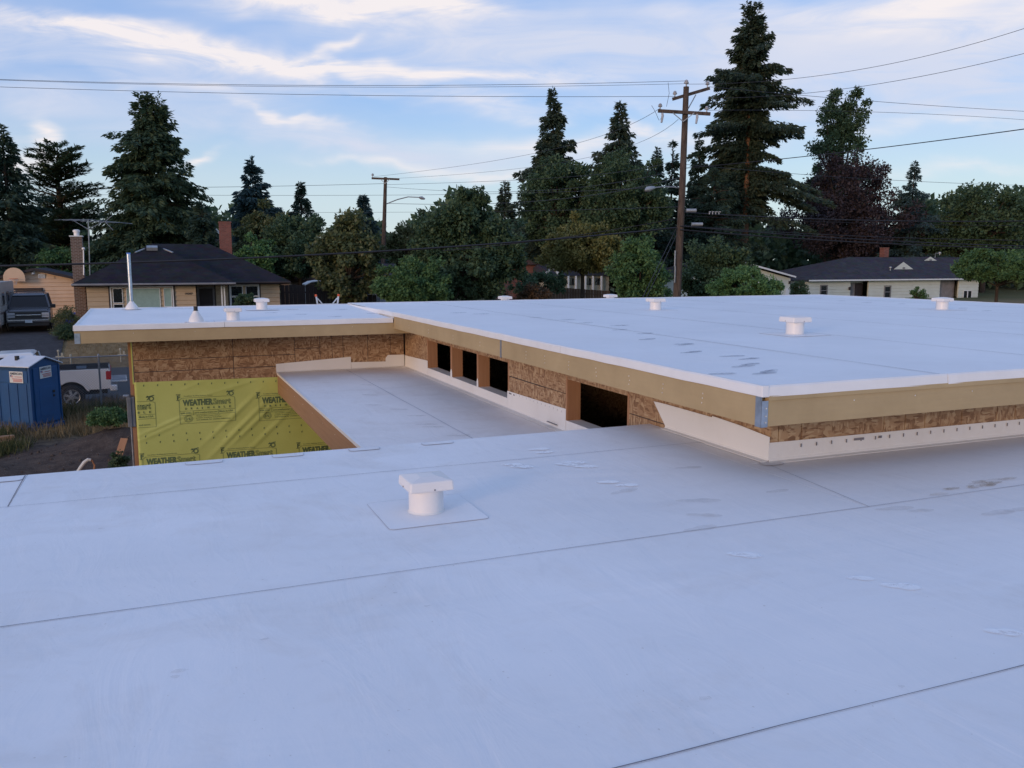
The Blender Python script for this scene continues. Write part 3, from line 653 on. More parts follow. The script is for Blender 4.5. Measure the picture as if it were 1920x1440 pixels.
# --- right-hand wall
rw = bx('side_wall', 'interior_dark', B, XW+0.013, XR-0.5, YC+0.012, YC+0.15, G, 0.4395)
ed = [XW-0.0, 4.77, 5.01, 5.93, 6.18, 6.42, 6.88, 7.34, 7.59, 8.5, 9.4, 10.6, 11.8, 13.0, 14.2, 15.4, 16.6, XR-0.5]
for a, b in zip(ed, ed[1:]): bx('osb_panel', 'osb', rw, a+0.005, b-0.005, YC, YC+0.012, -0.25, 0.4395)
bx('rear_outer_wall', 'osb', B, WLX, XR-0.5, YR-0.6, YR-0.45, G, 0.39); bx('end_wall', 'osb', B, XR-0.65, XR-0.5, YC+0.15, YR-0.6, G, 0.4395)
bx('end_wall', 'osb', B, WLX, WLX+0.012, YB+0.15, YR-0.6, G, 0.39); bx('floor_slab', 'interior_dark', B, XW, XR-0.6, YC+0.2, YR-0.7, -2.95, -2.8)

# --- shoe prints on the membranes
def sole(l=0.30, w=0.105):
    o = []
    for k in range(18):
        a = 2*math.pi*k/18; c, s_ = math.cos(a), math.sin(a)
        ww_ = w * (0.50 if c > 0 else 0.38) * (1 - 0.18*math.exp(-((c+0.2)/0.3)**2)); o.append((l/2*c, ww_*s_))
    return o
def prints(par, zf, mat, lst, zoff=0.0075):
    shape = sole(0.20, 0.105) if mat == 'footprint_pale' else sole()
    for px, py, ang, sc in lst:
        q = on_z(px, py, zf(0, 0)); 
        for _ in range(4): q = on_z(px, py, zf(q.x, q.y))
        c, s_ = math.cos(RAD(ang)), math.sin(RAD(ang))
        O = [(q.x + (u*c - v*s_)*sc, q.y + (u*s_ + v*c)*sc) for u, v in shape]
        n = len(O); MB().add([(x, y, zf(x, y)+zoff) for x, y in O], [tuple(range(n))]).build('shoe_print', mat, par, fixn=False)
UF = lambda x, y: UZ-0.002
prints(up, UF, 'footprint_dark', [(1165, 611, 10, 1), (1158, 611, 0, .9), (1163, 619, 10, 1), (1209, 626, 10, 1), (1213, 637, 15, 1), (1280, 646, 5, .9), (1286, 647, 20, 1), (1299, 661, 20, 1), (1292, 662, 5, .8), (1372, 669, -5, 1), (1404, 674, 10, 1), (1406, 684, 15, .9), (1393, 688, 10, 1), (1354, 702, -10, .9), (1433, 701, 10, 1), (1441, 697, 20, .9),
     (862, 587, 5, 1), (902, 589, 5, 1.2), (855, 587, 0, .8), (1004, 596, 10, .9), (1065, 600, 5, 1), (1098, 606, 10, 1), (1535, 560, 5, 1), (1515, 560, 0, 1), (1578, 565, 5, 1), (1625, 568, 5, 1.2), (1690, 571, 5, 1), (1805, 579, 5, 1), (1850, 584, 5, 1), (1466, 556, 5, 1)])
prints(back, lambda x, y: BZ(y), 'footprint_dark', [(540, 581, 5, 1), (548, 581, 5, 1), (509, 587, 10, .9), (640, 581, 0, 1), (693, 580, 0, 1), (700, 588, 5, 1), (628, 594, 10, 1), (663, 598, 5, 1), (565, 590, 5, .9), (330, 579, 0, 1), (352, 579, 0, 1), (300, 578, 0, 1), (690, 600, 5, .8)], 0.006)
PZF = lambda x, y: PZ
prints(por, PZF, 'footprint_mud', [(688, 722, -40, 1), (693, 741, -35, 1), (748, 768, -30, 1), (799, 796, -20, 1), (812, 801, -25, 1), (860, 817, -15, 1), (700, 760, -30, .9), (780, 780, -20, .9)], 0.007)
LZF = lambda x, y: 0.0
prints(low, LZF, 'footprint_pale', [(1077, 868, -25, 1.1), (1062, 872, -40, 1), (1098, 876, -20, 1), (1139, 905, -15, .9), (1175, 911, -15, .9), (1395, 1042, -35, 1.0), (1612, 1086, -30, .72), (1688, 1101, -35, 1.0), (1880, 1187, -35, .8), (978, 876, -30, 1), (962, 872, -20, .9), (1010, 843, -10, 1), (1020, 849, 0, .9)], 0.0055)
prints(low, LZF, 'footprint_mud', [(1320, 967, -30, .8), (1309, 940, -20, 1.1), (1290, 878, -10, .8), (1170, 922, 15, .9), (1457, 922, 0, .7), (1676, 955, -10, 1.0), (1725, 959, -10, .7), (1870, 963, 0, 1.0), (1905, 958, 0, .8), (1312, 992, 5, .9)], 0.0055)
q = on_z(1830, 911, 0.0)
for k in range(26):
    x = q.x + random.gauss(0, 0.22); y = q.y + random.gauss(0, 0.035) + (x-q.x)*0.06; r = random.uniform(0.012, 0.05)
    n = 8; MB().add([(x + r*2.0*random.uniform(.6, 1.2)*math.cos(2*math.pi*i/n), y + r*0.7*random.uniform(.6, 1.2)*math.sin(2*math.pi*i/n), 0.0058+0.0001*k) for i in range(n)], [tuple(range(n))]).build('mud_stain', 'mud', low, fixn=False)
for px, py, r in ((336, 1260, .02), (495, 1200, .012), (188, 992, .014), (740, 1113, .01), (800, 1138, .012), (1320, 1312, .02), (330, 1270, .015), (1690, 1290, .012)):
    q = on_z(px, py, 0.0); n = 9; MB().add([(q.x + r*1.6*random.uniform(.5, 1.2)*math.cos(2*math.pi*i/n), q.y + r*random.uniform(.5, 1.2)*math.sin(2*math.pi*i/n), 0.0058) for i in range(n)], [tuple(range(n))]).build('mud_stain', 'footprint_mud', low, fixn=False)

# ------------------------------------------------------------------ roof vents and pipes
def roof_vent(x, y, z, label, s=1.0, flash_w=0.665, cap=0.305):
    t = thing('roof_vent', label, 'roof vent', (x, y, z), 0, 'square-capped roof vents')
    c = cap/2*s
    MB().lathe([(0.117*s, 0.0), (0.117*s, 0.22*s)], (0, 0, 0), 28).build('stem', 'pvc_white', t, smooth=True, local=True)
    mb = MB(); z0, z1, z2 = 0.168*s, 0.238*s, 0.254*s; k = c*0.965; mb.hexa([(-c,-c,z0),(c,-c,z0),(c,c,z0),(-c,c,z0)], [(-k,-k,z1),(k,-k,z1),(k,k,z1),(-k,k,z1)])
    cp = mb.build('cap', 'pvc_white', t, bevel=0.013*s, local=True)
    MB().hexa([(-k*.93,-k*.93,z1-0.001),(k*.93,-k*.93,z1-0.001),(k*.93,k*.93,z1-0.001),(-k*.93,k*.93,z1-0.001)], [(-k*.35,-k*.35,z2),(k*.35,-k*.35,z2),(k*.35,k*.35,z2),(-k*.35,k*.35,z2)]).build('crown_top', 'pvc_white', cp, local=True)
    for sx, sy in ((0.1, -1), (-1, 0.1)):
        MB().box(sx*c-0.004 if abs(sx) < 1 else -c-0.003, sx*c+0.004 if abs(sx) < 1 else -c, sy*c-0.004 if abs(sy) < 1 else -c-0.003, sy*c+0.004 if abs(sy) < 1 else -c, z0+0.010, z0+0.020).build('screw', 'seam', cp, local=True)
    w = flash_w/2; o = rrect(-w, w, -w*0.98, w*0.98, 0.03); n = len(o)
    fl = MB().prism(o, lambda u, v, d: (u, v, d), 0.0035, 0.0060).build('base_flashing', 'membrane', t, local=True)
    i = rrect(-w-0.003, w+0.003, -w*0.98-0.003, w*0.98+0.003, 0.034)
    MB().add([(a, b, 0.0048) for a, b in i] + [(a, b, 0.0066) for a, b in o], [(j, (j+1) % n, n+(j+1) % n, n+j) for j in range(n)]).build('sealant_bead', 'seam_soft', fl, local=True, fixn=False)
    MB().lathe([(0.128*s, 0.0065), (0.122*s, 0.010), (0.1175*s, 0.020)], (0, 0, 0), 24).build('collar', 'flashing', fl, smooth=True, local=True)
    return t
def rv(px, py, z, label, **k):
    q = on_z(px, py, z)
    if 0.64 < z < 0.7: z = BZ(q.y)
    z -= 0.005 if z > 0.5 else 0.002
    return roof_vent(q.x, q.y, z, label, **k)
rv(799, 958, 0.0, 'white square-capped vent on the near low roof with grey patch outline')
rv(1490, 627, UZ, 'white square-capped vent standing nearest on the upper roof')
rv(1229, 581, UZ, 'white square-capped vent on the upper roof near the tall utility pole')
rv(1766, 581, UZ, 'white square-capped vent on the upper roof before the pale house')
rv(437, 597, 0.655, 'white square-capped vent on the rear roof beside the black-tipped cone')
rv(491, 579.5, 0.68, 'white square-capped vent farthest back on the rear roof')
for px, py, lab in ((1144, 566, 'white vent cap just showing behind the upper roof edge below the cedar fence'), (947, 571, 'white vent cap just showing above the upper roof edge below the dark tree')):
    q = on_y(px, py+12, YR+0.9); roof_vent(q.x, q.y, UZ-0.17, lab)
def cone(par, r0, r1, h, z=0):
    MB().lathe([(r0*1.5, z+0.003), (r0*1.02, z+0.010), (r0, z+0.022), (r0*0.92, z+0.06), ((r0*1.1+r1)/2, z+h*0.55), (r1*1.15, z+h*0.88), (r1*1.04, z+h)], (0, 0, 0), 24).build('cone_boot', 'pvc_white', par, smooth=True, local=True)
q = on_z(247, 577, 0.70); q.y = min(q.y, YR-0.25); q = on_y(247, 577, 20.1)
t = thing('metal_flue', 'tall galvanised pipe rising from a white cone boot on the rear roof', 'pipe', (q.x, q.y, BZ(q.y)))
cone(t, 0.13, 0.045, 0.17); MB().lathe([(0.040, 0.10), (0.040, 1.17), (0.037, 1.19)], (0, 0, 0), 16).build('pipe', 'galv', t, smooth=True, local=True); plain('blue_tape', (0.10, 0.22, 0.55), 0.6)
MB().lathe([(0.042, 1.165), (0.042, 1.195)], (0, 0, 0), 16).build('blue_tape', 'blue_tape', t, local=True)
q = on_z(368, 603, BZ(16.6))
t = thing('pipe_boot', 'squat white cone boot with a short black pipe end at the rear roof eave', 'pipe', (q.x, max(q.y, 16.35), BZ(16.5)))
cone(t, 0.13, 0.045, 0.20); MB().lathe([(0.036, 0.15), (0.036, 0.278)], (0, 0, 0), 14).build('pipe', 'black', t, local=True); MB().lathe([(0.047, 0.190), (0.047, 0.205)], (0, 0, 0), 14).build('clamp', 'steel_dark', t, local=True)

# ladder stand-off hooked over the far eave
q0 = on_y(594, 574, YR+0.12); q1 = on_y(634, 574, YR+0.12)
t = thing('ladder', 'aluminium ladder top with orange grips behind the rear roof edge', 'ladder', (q0.x, q0.y, G))
plain('aluminium', (0.62, 0.63, 0.66), 0.4, 0.5); plain('orange_plastic', (0.62, 0.10, 0.03), 0.5)
wd = q1.x - q0.x; zt = q0.z + 0.245 - G
for x, sgn in ((0.02, 1), (wd-0.02, -1)):
    MB().bar((x-0.03*sgn, 0, zt), (x, 0.0, zt-0.24), 0.035).bar((x, 0, zt-0.24), (x+0.02*sgn, 0.9, 0.0), 0.035).build('rail', 'aluminium', t, local=True)
    MB().bar((x-0.035*sgn, 0, zt-0.02), (x-0.035*sgn, 0, zt+0.035), 0.05).build('grip', 'orange_plastic', t, bevel=0.01, local=True)
    MB().bar((x+0.0*sgn, 0, zt-0.06), (x+0.12*sgn, 0, zt-0.20), 0.022).build('brace', 'aluminium', t, local=True)
MB().bar((0.03, 0, zt-0.20), (wd-0.03, 0, zt-0.20), 0.03).build('cross_bar', 'aluminium', t, local=True)
for k in range(1, 12):
    f = k/12; MB().bar((0.03, 0.9*f, (zt-0.24)*(1-f)), (wd-0.03, 0.9*f, (zt-0.24)*(1-f)), 0.025).build('rung', 'aluminium', t, local=True)
# meter box on the corner
p = on_y(246, 740, YB); t = thing('meter_box', 'grey metal utility box fixed to the yellow-wrapped corner', 'utility box', (WLX-0.075, YB+0.06, -1.34))
plain('box_grey', (0.20, 0.215, 0.235), 0.5, 0.2)
MB().box(-0.07, 0.06, -0.075, -0.033, 0, 0.56).box(-0.075, -0.0, -0.09, 0.1, 0.0, 0.56).build('case', 'box_grey', t, bevel=0.008, local=True)
MB().box(-0.13, -0.03, -0.10, 0.0, 0.565, 0.60).build('hood', 'galv', t, bevel=0.005, local=True); MB().lathe([(0.02, -0.8), (0.02, 0.0)], (-0.02, -0.01, 0), 10).build('conduit', 'galv', t, local=True)

# ------------------------------------------------------------------ more materials
def mk_leaf(name, a, b, c, trans=0.3, rough=0.6):
    s = NT(name)
    g = s.n('ShaderNodeNewGeometry')
    r1 = s.ramp(g.outputs['Random Per Island'], [(0.0, a), (0.6, b), (1.0, c)])
    n = s.noise(s.vec(), 0.35, 3)
    col = s.mix(s.math('MULTIPLY', n, 0.7), r1, tuple(x * 0.55 for x in b))
    s.col(col).rough(rough, 0, 0.25)
    tr = s.n('ShaderNodeBsdfTranslucent'); s.l(col, tr.inputs[0])
    mx = s.n('ShaderNodeMixShader'); mx.inputs[0].default_value = trans
    s.l(s.p.outputs[0], mx.inputs[1]); s.l(tr.outputs[0], mx.inputs[2]); s.l(mx.outputs[0], s.o.inputs[0])
mk_leaf('needle_cedar', (0.045, 0.085, 0.054), (0.077, 0.125, 0.068), (0.152, 0.172, 0.073))
mk_leaf('needle_fir', (0.040, 0.073, 0.054), (0.068, 0.105, 0.068), (0.125, 0.134, 0.082))
mk_leaf('needle_blue', (0.045, 0.085, 0.090), (0.068, 0.122, 0.118), (0.112, 0.162, 0.143))
mk_leaf('needle_dark', (0.031, 0.063, 0.047), (0.054, 0.094, 0.063), (0.092, 0.125, 0.074))
mk_leaf('leaf_dark', (0.047, 0.092, 0.050), (0.085, 0.144, 0.073), (0.159, 0.212, 0.106))
mk_leaf('leaf_green', (0.064, 0.129, 0.047), (0.106, 0.204, 0.076), (0.182, 0.289, 0.111))
mk_leaf('leaf_light', (0.081, 0.171, 0.064), (0.129, 0.256, 0.096), (0.214, 0.353, 0.138))
mk_leaf('leaf_gold', (0.14, 0.15, 0.045), (0.22, 0.215, 0.07), (0.32, 0.29, 0.11))
mk_leaf('leaf_olive', (0.088, 0.116, 0.050), (0.142, 0.171, 0.073), (0.236, 0.224, 0.118))
mk_leaf('leaf_purple', (0.033, 0.026, 0.031), (0.054, 0.038, 0.042), (0.094, 0.066, 0.064), 0.15)
mk_leaf('leaf_brown', (0.10, 0.062, 0.038), (0.15, 0.095, 0.055), (0.20, 0.13, 0.075))
mk_leaf('grass_dry', (0.16, 0.115, 0.055), (0.25, 0.185, 0.095), (0.34, 0.265, 0.15), 0.2)
mk_leaf('grass_green', (0.045, 0.060, 0.022), (0.080, 0.095, 0.035), (0.16, 0.15, 0.065), 0.2)
def mk_bark(name, a, b):
    s = NT(name); n = s.noise(s.vec((6, 6, 1.1)), 1.6, 6, 0.65, 0.7)
    s.col(s.ramp(n, [(0.3, a), (0.7, b)])).rough(0.95, 0, 0.15); s.bump(n, 0.8, 0.05)
mk_bark('bark', (0.035, 0.026, 0.020), (0.095, 0.070, 0.052))
mk_bark('bark_red', (0.085, 0.042, 0.024), (0.22, 0.115, 0.065))
mk_bark('pole_wood', (0.050, 0.038, 0.031), (0.135, 0.100, 0.080))

rng = np.random.default_rng(11)
def leaves(name, C, A, N, Ln, Wd, mat, parent, origin, kind=None):
    """kite-shaped leaves: base C, axis A, normal N (n x 3 arrays)"""
    A = A / (np.linalg.norm(A, axis=1, keepdims=True) + 1e-9); Bv = np.cross(N, A); Bv /= (np.linalg.norm(Bv, axis=1, keepdims=True) + 1e-9)
    Ln = np.asarray(Ln).reshape(-1, 1); Wd = np.asarray(Wd).reshape(-1, 1)
    nn = len(C); V = np.empty((nn, 4, 3)); C = C - np.array(origin)
    V[:, 0] = C; V[:, 1] = C + A*Ln*0.45 + Bv*Wd*0.5; V[:, 2] = C + A*Ln; V[:, 3] = C + A*Ln*0.45 - Bv*Wd*0.5
    me = bpy.data.meshes.new(name); me.vertices.add(nn*4); me.vertices.foreach_set('co', V.reshape(-1).astype(np.float32))
    me.loops.add(nn*4); me.loops.foreach_set('vertex_index', np.arange(nn*4, dtype=np.int32))
    me.polygons.add(nn); me.polygons.foreach_set('loop_start', np.arange(0, nn*4, 4, dtype=np.int32)); me.polygons.foreach_set('loop_total', np.full(nn, 4, dtype=np.int32))
    me.update(calc_edges=True); me.materials.append(M[mat])
    o = bpy.data.objects.new(name, me); COL.objects.link(o)
    if parent is not None: o.parent = parent
    else: o.location = origin
    if kind: o['kind'] = kind
    return o
def unit(n): v = rng.normal(size=(n, 3)); return v / np.linalg.norm(v, axis=1, keepdims=True)
def conifer(name, label, px, top, wpx, D, mat='needle_fir', n=16000, p=0.85, bare=0.06, droop=0.35, rise=0.10, group=None, bark='bark', leaf=0.42, ragged=0.35, zg=-1.7, lean=0.0, tops=None, round_=0.0, limbs=True, base_px=None, gap=0.0, open_side=0.0):
    P = on_d(px, top, D); sc = D / CAM_F; H = P.z - zg; R = wpx / 2 * sc * 1.08; n = int(n * 2.0)
    loc = (P.x, P.y, zg); t = thing(name, label, 'tree', loc, 0, group)
    tr = MB(); r0 = max(0.16, H * 0.016)
    tr.tube([(0, 0, 0), (0.05, 0, H*0.3), (0.0, 0.05, H*0.65), (0, 0, H*0.985)], [r0, r0*0.78, r0*0.42, 0.02], 9).build('trunk', bark, t, smooth=True, local=True)
    nb = max(60, int(n / 140)); u = rng.random(nb) ** 0.85; f = bare + (1 - bare) * u; f = np.sort(f)
    prof = (1 - f) ** p * (1 - np.exp(-(1 - f) * 9.0)); 
    if round_: prof = np.where(f < bare + round_, prof * (0.55 + 0.45 * (f - bare) / round_), prof)
    Lb = R / max(prof.max(), 1e-3) * prof * (1 - ragged + 2*ragged * rng.random(nb) ** 1.6 * 0.75) * np.where(rng.random(nb) < 0.10, 1.28, 0.97) + 0.18
    az = rng.random(nb) * 2 * math.pi; ph = rng.random(4) * 6.28
    Lb *= 1 + ragged * (0.55*np.sin(f*29 + 2*az + ph[0]) * np.sin(f*13 + ph[1] - az) + 0.40*np.sin(f*67 - 3*az + ph[2]) + 0.25*np.sin(f*120 + ph[3]))
    if gap: Lb *= 1 - gap * (np.sin(f * 37 + 3 * np.cos(az)) > 0.55)
    if open_side:                               # shaded-out boughs: the trunk shows on the street side
        da = np.abs((az - math.atan2(-P.y, -P.x) + math.pi) % (2*math.pi) - math.pi); Lb = np.where((da < open_side) & (f < 0.60), 0.22, Lb); Lb = np.where((da < open_side*1.5) & (f < 0.55), Lb*0.55, Lb)
    top_off = np.zeros((nb, 2))
    if tops:
        for k, (dx, f0) in enumerate(tops):
            sel = (rng.random(nb) < 1/(len(tops)+0.0)) & (f > f0); top_off[sel, 0] += dx * (f[sel] - f0) / (1 - f0)
    per = np.maximum(3, (Lb / Lb.sum() * n)).astype(int)
    idx = np.repeat(np.arange(nb), per); m = len(idx)
    s_ = rng.random(m) ** 0.65 * 0.97 + 0.03; L_ = Lb[idx]; a_ = az[idx]; r_ = L_ * s_
    side = (rng.random(m) - 0.5) * 2; wide = 0.24 * L_ * (1 - s_) * s_ * 2.2 + 0.16; lat = side * wide
    ca, sa = np.cos(a_), np.sin(a_)
    zz = f[idx] * H + (rise * (0.4 + 1.6*f[idx])) * r_ - droop * r_ * r_ / np.maximum(L_, 0.3) * (1.15 - f[idx]) - np.abs(lat) * 0.30 - rng.random(m) * 0.45
    C = np.stack([ca*r_ - sa*lat, sa*r_ + ca*lat, np.maximum(zz, 0.1)], 1)
    # the crown is set out round the place's own right-hand axis so that twin tops stand side by side
    C[:, 0] += top_off[idx, 0] * _cy + lean * f[idx] * H; C[:, 1] -= top_off[idx, 0] * _sy
    A = np.stack([ca - sa*np.sign(side)*0.9, sa + ca*np.sign(side)*0.9, -0.35 - 0.75*rng.random(m) + 0.8*(f[idx] > 0.9)], 1) + unit(m)*0.45
    N_ = np.tile([0, 0, 0.6], (m, 1)) + unit(m) * 0.8
    ln = 0.86 * leaf * (0.5 + 0.9 * rng.random(m))
    # leader shoots
    k = 60; zt = np.linspace(0.86, 1.0, k); Ct = np.stack([rng.normal(0, 0.04, k), rng.normal(0, 0.04, k), zt*H - 0.1], 1); At = np.stack([rng.normal(0, 0.7, k), rng.normal(0, 0.7, k), 0.8 + 0*zt], 1)
    if tops:
        dx = np.array([tops[i % len(tops)][0] for i in range(k)]) * (zt - 0.6) / 0.4 * np.array([1 if i % len(tops) == 0 else 1 for i in range(k)]); Ct[:, 0] += dx*_cy; Ct[:, 1] -= dx*_sy
    C = np.concatenate([C, Ct]); A = np.concatenate([A, At]); N_ = np.concatenate([N_, unit(k)]); ln = np.concatenate([ln, np.full(k, leaf*0.8)])
    leaves('crown', C, A, N_, ln, ln*0.36, mat, t, (0, 0, 0))
    if limbs:
        mb = MB()
        for i in range(0, nb, max(1, nb // 46)):
            e = (math.cos(az[i])*Lb[i]*0.8, math.sin(az[i])*Lb[i]*0.8, f[i]*H + rise*(0.4+1.6*f[i])*Lb[i]*0.8 - droop*Lb[i]*0.64*(1.15-f[i]) - 0.1)
            mb.tube([(0, 0, f[i]*H - 0.1), (e[0]*0.5, e[1]*0.5, (f[i]*H + e[2])/2 + 0.1*Lb[i]*0.3), e], [0.05+0.012*Lb[i], 0.03+0.006*Lb[i], 0.012], 4, False)
        mb.build('limb', bark, t, local=True, fixn=False, kind='stuff')
    return t
def broadleaf(name, label, px, top, bot, wpx, D, mat='leaf_dark', n=14000, leaf=0.30, clumps=60, group=None, bark='bark', zg=-1.7, shape=None, flat=0.0, cat='tree', puff=0.85, trunk=True, core=0.35, depth=None):
    """crown: clumps of leaves through an ellipsoid between rows top and bot; shape: extra (dx, dz, rx, rz) lobes in crown units"""
    P = on_d(px, (top + bot) / 2, D); sc = D / CAM_F; rx = wpx/2*sc; rz = (bot - top)/2*sc; ry = depth or rx * 0.85
    loc = (P.x, P.y, zg); t = thing(name, label, cat, loc, 0, group); cz = P.z - zg
    lobes = shape or [(0, 0, 1, 1)]; clumps = int(clumps * 1.8)
    wts = np.array([l[2]*l[3] for l in lobes]); which = rng.choice(len(lobes), clumps, p=wts/wts.sum())
    d = unit(clumps); rad = (core + (1-core)*rng.random(clumps) ** 0.6); rad = np.minimum(rad, 0.98) * (1 + 0.16*np.sin(5*d[:, 0] + 7*d[:, 2] + px) * np.sin(6*d[:, 1] - 4*d[:, 2] + top)) * np.where(rng.random(clumps) < 0.08, 1.16, 1.0)
    lo = np.array([lobes[i] for i in which]); K = d * rad[:, None]
    if flat: K[:, 2] = np.where(K[:, 2] < -flat, -flat + 0.2*(K[:, 2]+flat), K[:, 2])
    c3 = np.stack([K[:, 0]*lo[:, 2]*rx*0.86 + lo[:, 0]*rx, K[:, 1]*ry*0.9*lo[:, 2], K[:, 2]*lo[:, 3]*rz*0.88 + lo[:, 1]*rz], 1)
    # right-hand axis of the view is only used to stand the crown's width; the crown itself is round
    ax = np.array([[_cy, -_sy, 0], [_sy, _cy, 0], [0, 0, 1]]); c3 = c3 @ ax; c3[:, 2] += cz
    rc = puff * (0.45 + 0.75*rng.random(clumps)) * (rx*ry*rz / clumps) ** (1/3) * 1.25
    n = int(n * 1.5); leaf = leaf * 0.82; idx = rng.integers(0, clumps, n); g = unit(n) * (rng.random(n) ** 0.42)[:, None]; g[:, 2] *= 0.75
    C = c3[idx] + g * rc[idx][:, None]; C[:, 2] = np.maximum(C[:, 2], 0.05)
    A = g*0.7 + unit(n)*0.8 + np.array([0, 0, -0.25]); N_ = unit(n)*0.8 + np.array([0, 0, 0.6]) + g*0.4
    ln = leaf * (0.6 + 0.8*rng.random(n)); leaves('crown', C, A, N_, ln, ln*0.62, mat, t, (0, 0, 0))
    if trunk:
        r0 = max(0.07, 0.020*(cz+rz)); mb = MB(); zt = max(0.3, cz - rz*0.35)
        mb.tube([(0, 0, 0), (0.06, 0.03, zt*0.6), (0, 0, zt), (0.02, 0, cz + rz*0.3)], [r0*1.2, r0, r0*0.8, r0*0.25], 8); mb.build('trunk', bark, t, smooth=True, local=True)
        mb = MB()
        for i in range(0, clumps, max(1, clumps // 26)):
            q = c3[i]; z0 = zt*(0.75+0.25*rng.random()); mid = (q[0]*0.5, q[1]*0.5, (z0*0.45 + q[2]*0.55)); mb.tube([(0, 0, z0), mid, tuple(q)], [r0*0.5, r0*0.28, 0.015], 5, False)
        mb.build('limb', bark, t, local=True, fixn=False, kind='stuff')
    return t

# ------------------------------------------------------------------ trees, left to right
TG = 'garden trees behind the houses'
conifer('conifer_tree', 'dark dense conifer cut by the left edge of the picture', 2, 232, 160, 66, 'needle_dark', 15000, 0.62, 0.05, 0.3, group=TG)
# layered cedar: flat shelves of foliage on long level limbs
def shelf_cedar():
    D = 74; P = on_d(105, 268, D); zg = -1.7; H = P.z - zg; sc = D/CAM_F
    t = thing('cedar_tree', 'flat-layered cedar with ragged shelves of branches beside the dark conifer', 'tree', (P.x, P.y, zg), 0, TG)
    MB().tube([(0, 0, 0), (0.1, 0, H*0.4), (-0.1, 0.1, H*0.8), (0.1, 0, H*0.97)], [0.42, 0.32, 0.16, 0.03], 9).build('trunk', 'bark', t, smooth=True, local=True)
    Cs, As, Ls = [], [], []; mb = MB()
    for i in range(210):
        f = 0.25 + 0.75*rng.random(); f = 1 - (1-f)**1.0; L = (92*sc*(0.30 + 0.95*(1-f)**0.55))*(0.55+0.55*rng.random()); a = rng.random()*2*math.pi
        up_ = 0.10 + 0.35*f; k = int(40 + 34*L)
        s_ = rng.random(k)**0.7; lat = (rng.random(k)-0.5)*(0.30*L*(1.1-s_)+0.3)
        r = s_*L; C = np.stack([math.cos(a)*r - math.sin(a)*lat, math.sin(a)*r + math.cos(a)*lat, f*H*0.985 + up_*r - 0.10*r*r/L + rng.normal(0, 0.06, k)], 1)
        A = np.stack([math.cos(a)+rng.normal(0, .6, k), math.sin(a)+rng.normal(0, .6, k), 0.15+rng.normal(0, .2, k)], 1); Cs.append(C); As.append(A)
        if i % 3 == 0: mb.tube([(0, 0, f*H*0.97), (math.cos(a)*L*0.9, math.sin(a)*L*0.9, f*H*0.985+up_*L*0.9-0.08*L)], [0.09, 0.02], 4, False)
    C = np.concatenate(Cs); A = np.concatenate(As); ln = 0.36*(0.6+0.8*rng.random(len(C)))
    leaves('crown', C, A, np.tile([0, 0, 1.], (len(C), 1)) + unit(len(C))*0.35, ln, ln*0.42, 'needle_cedar', t, (0, 0, 0)); mb.build('limb', 'bark', t, local=True, fixn=False, kind='stuff')
shelf_cedar()
conifer('cedar_tree', 'tall broad cedar with twin tops behind the dark-roofed house', 275, 172, 215, 70, 'needle_cedar', 34000, 0.66, 0.10, 0.42, group=TG, leaf=0.46, tops=[(-0.55, 0.55), (0.9, 0.55)], ragged=0.30, round_=0.12)
conifer('conifer_tree', 'short dark conifer tucked against the right flank of the twin-topped cedar', 378, 378, 100, 64, 'needle_dark', 8000, 0.7, 0.05, 0.35, group=TG)
conifer('spruce_tree', 'pointed blue-green spruce left of the distant pole', 472, 293, 150, 78, 'needle_blue', 12000, 0.80, 0.05, 0.30, group=TG, ragged=0.4, leaf=0.48)
broadleaf('leafy_tree', 'brown-green rounded tree in front of the pointed spruce', 498, 378, 540, 104, 68, 'leaf_olive', 9000, 0.32, 40, TG)
broadleaf('leafy_bush', 'bright green bush behind the dark hip roof', 480, 446, 540, 92, 60, 'leaf_light', 6000, 0.24, 34, 'shrubs', cat='bush')
conifer('conifer_tree', 'narrow steeple-shaped conifer between the spruce and the distant pole', 563, 340, 84, 84, 'needle_dark', 7000, 0.72, 0.05, 0.25, group=TG, leaf=0.36)
broadleaf('leafy_tree', 'dark wide tree shading the brown fence', 560, 392, 548, 150, 62, 'leaf_dark', 13000, 0.28, 60, TG, flat=0.5)
conifer('spruce_tree', 'small bluish spruce just left of the distant pole', 681, 365, 104, 92, 'needle_blue', 8000, 0.75, 0.05, 0.28, group=TG)
broadleaf('leafy_tree', 'loose olive-brown tree with pointed leaves before the fence', 655, 392, 582, 150, 52, 'leaf_olive', 11000, 0.30, 70, TG, shape=[(0, -0.15, 1, 0.8), (0.1, 0.5, 0.5, 0.5), (-0.5, 0.1, 0.5, 0.4)])
broadleaf('leafy_tree', 'dull green rounded tree right of the distant pole', 762, 402, 560, 90, 96, 'leaf_olive', 9000, 0.36, 40, TG)
conifer('conifer_tree', 'pale little conifer far off right of the distant pole', 791, 392, 44, 110, 'needle_cedar', 3500, 0.75, 0.05, 0.25, group=TG)
broadleaf('leafy_tree', 'big dark round-topped tree filling the middle of the street', 868, 338, 600, 230, 52, 'leaf_dark', 30000, 0.26, 120, TG, shape=[(0, -0.25, 1, 0.75), (0.10, 0.45, 0.5, 0.55), (-0.45, 0.1, 0.45, 0.5), (0.6, -0.05, 0.42, 0.45)])
broadleaf('leafy_bush', 'low dark green bushes before the loose olive-brown tree', 775, 480, 590, 160, 48, 'leaf_green', 11000, 0.20, 60, 'shrubs', cat='bush')
conifer('conifer_tree', 'small column-shaped conifer left of the tall half-bare one', 947, 340, 52, 92, 'needle_fir', 6000, 0.45, 0.05, 0.3, group=TG, ragged=0.2)
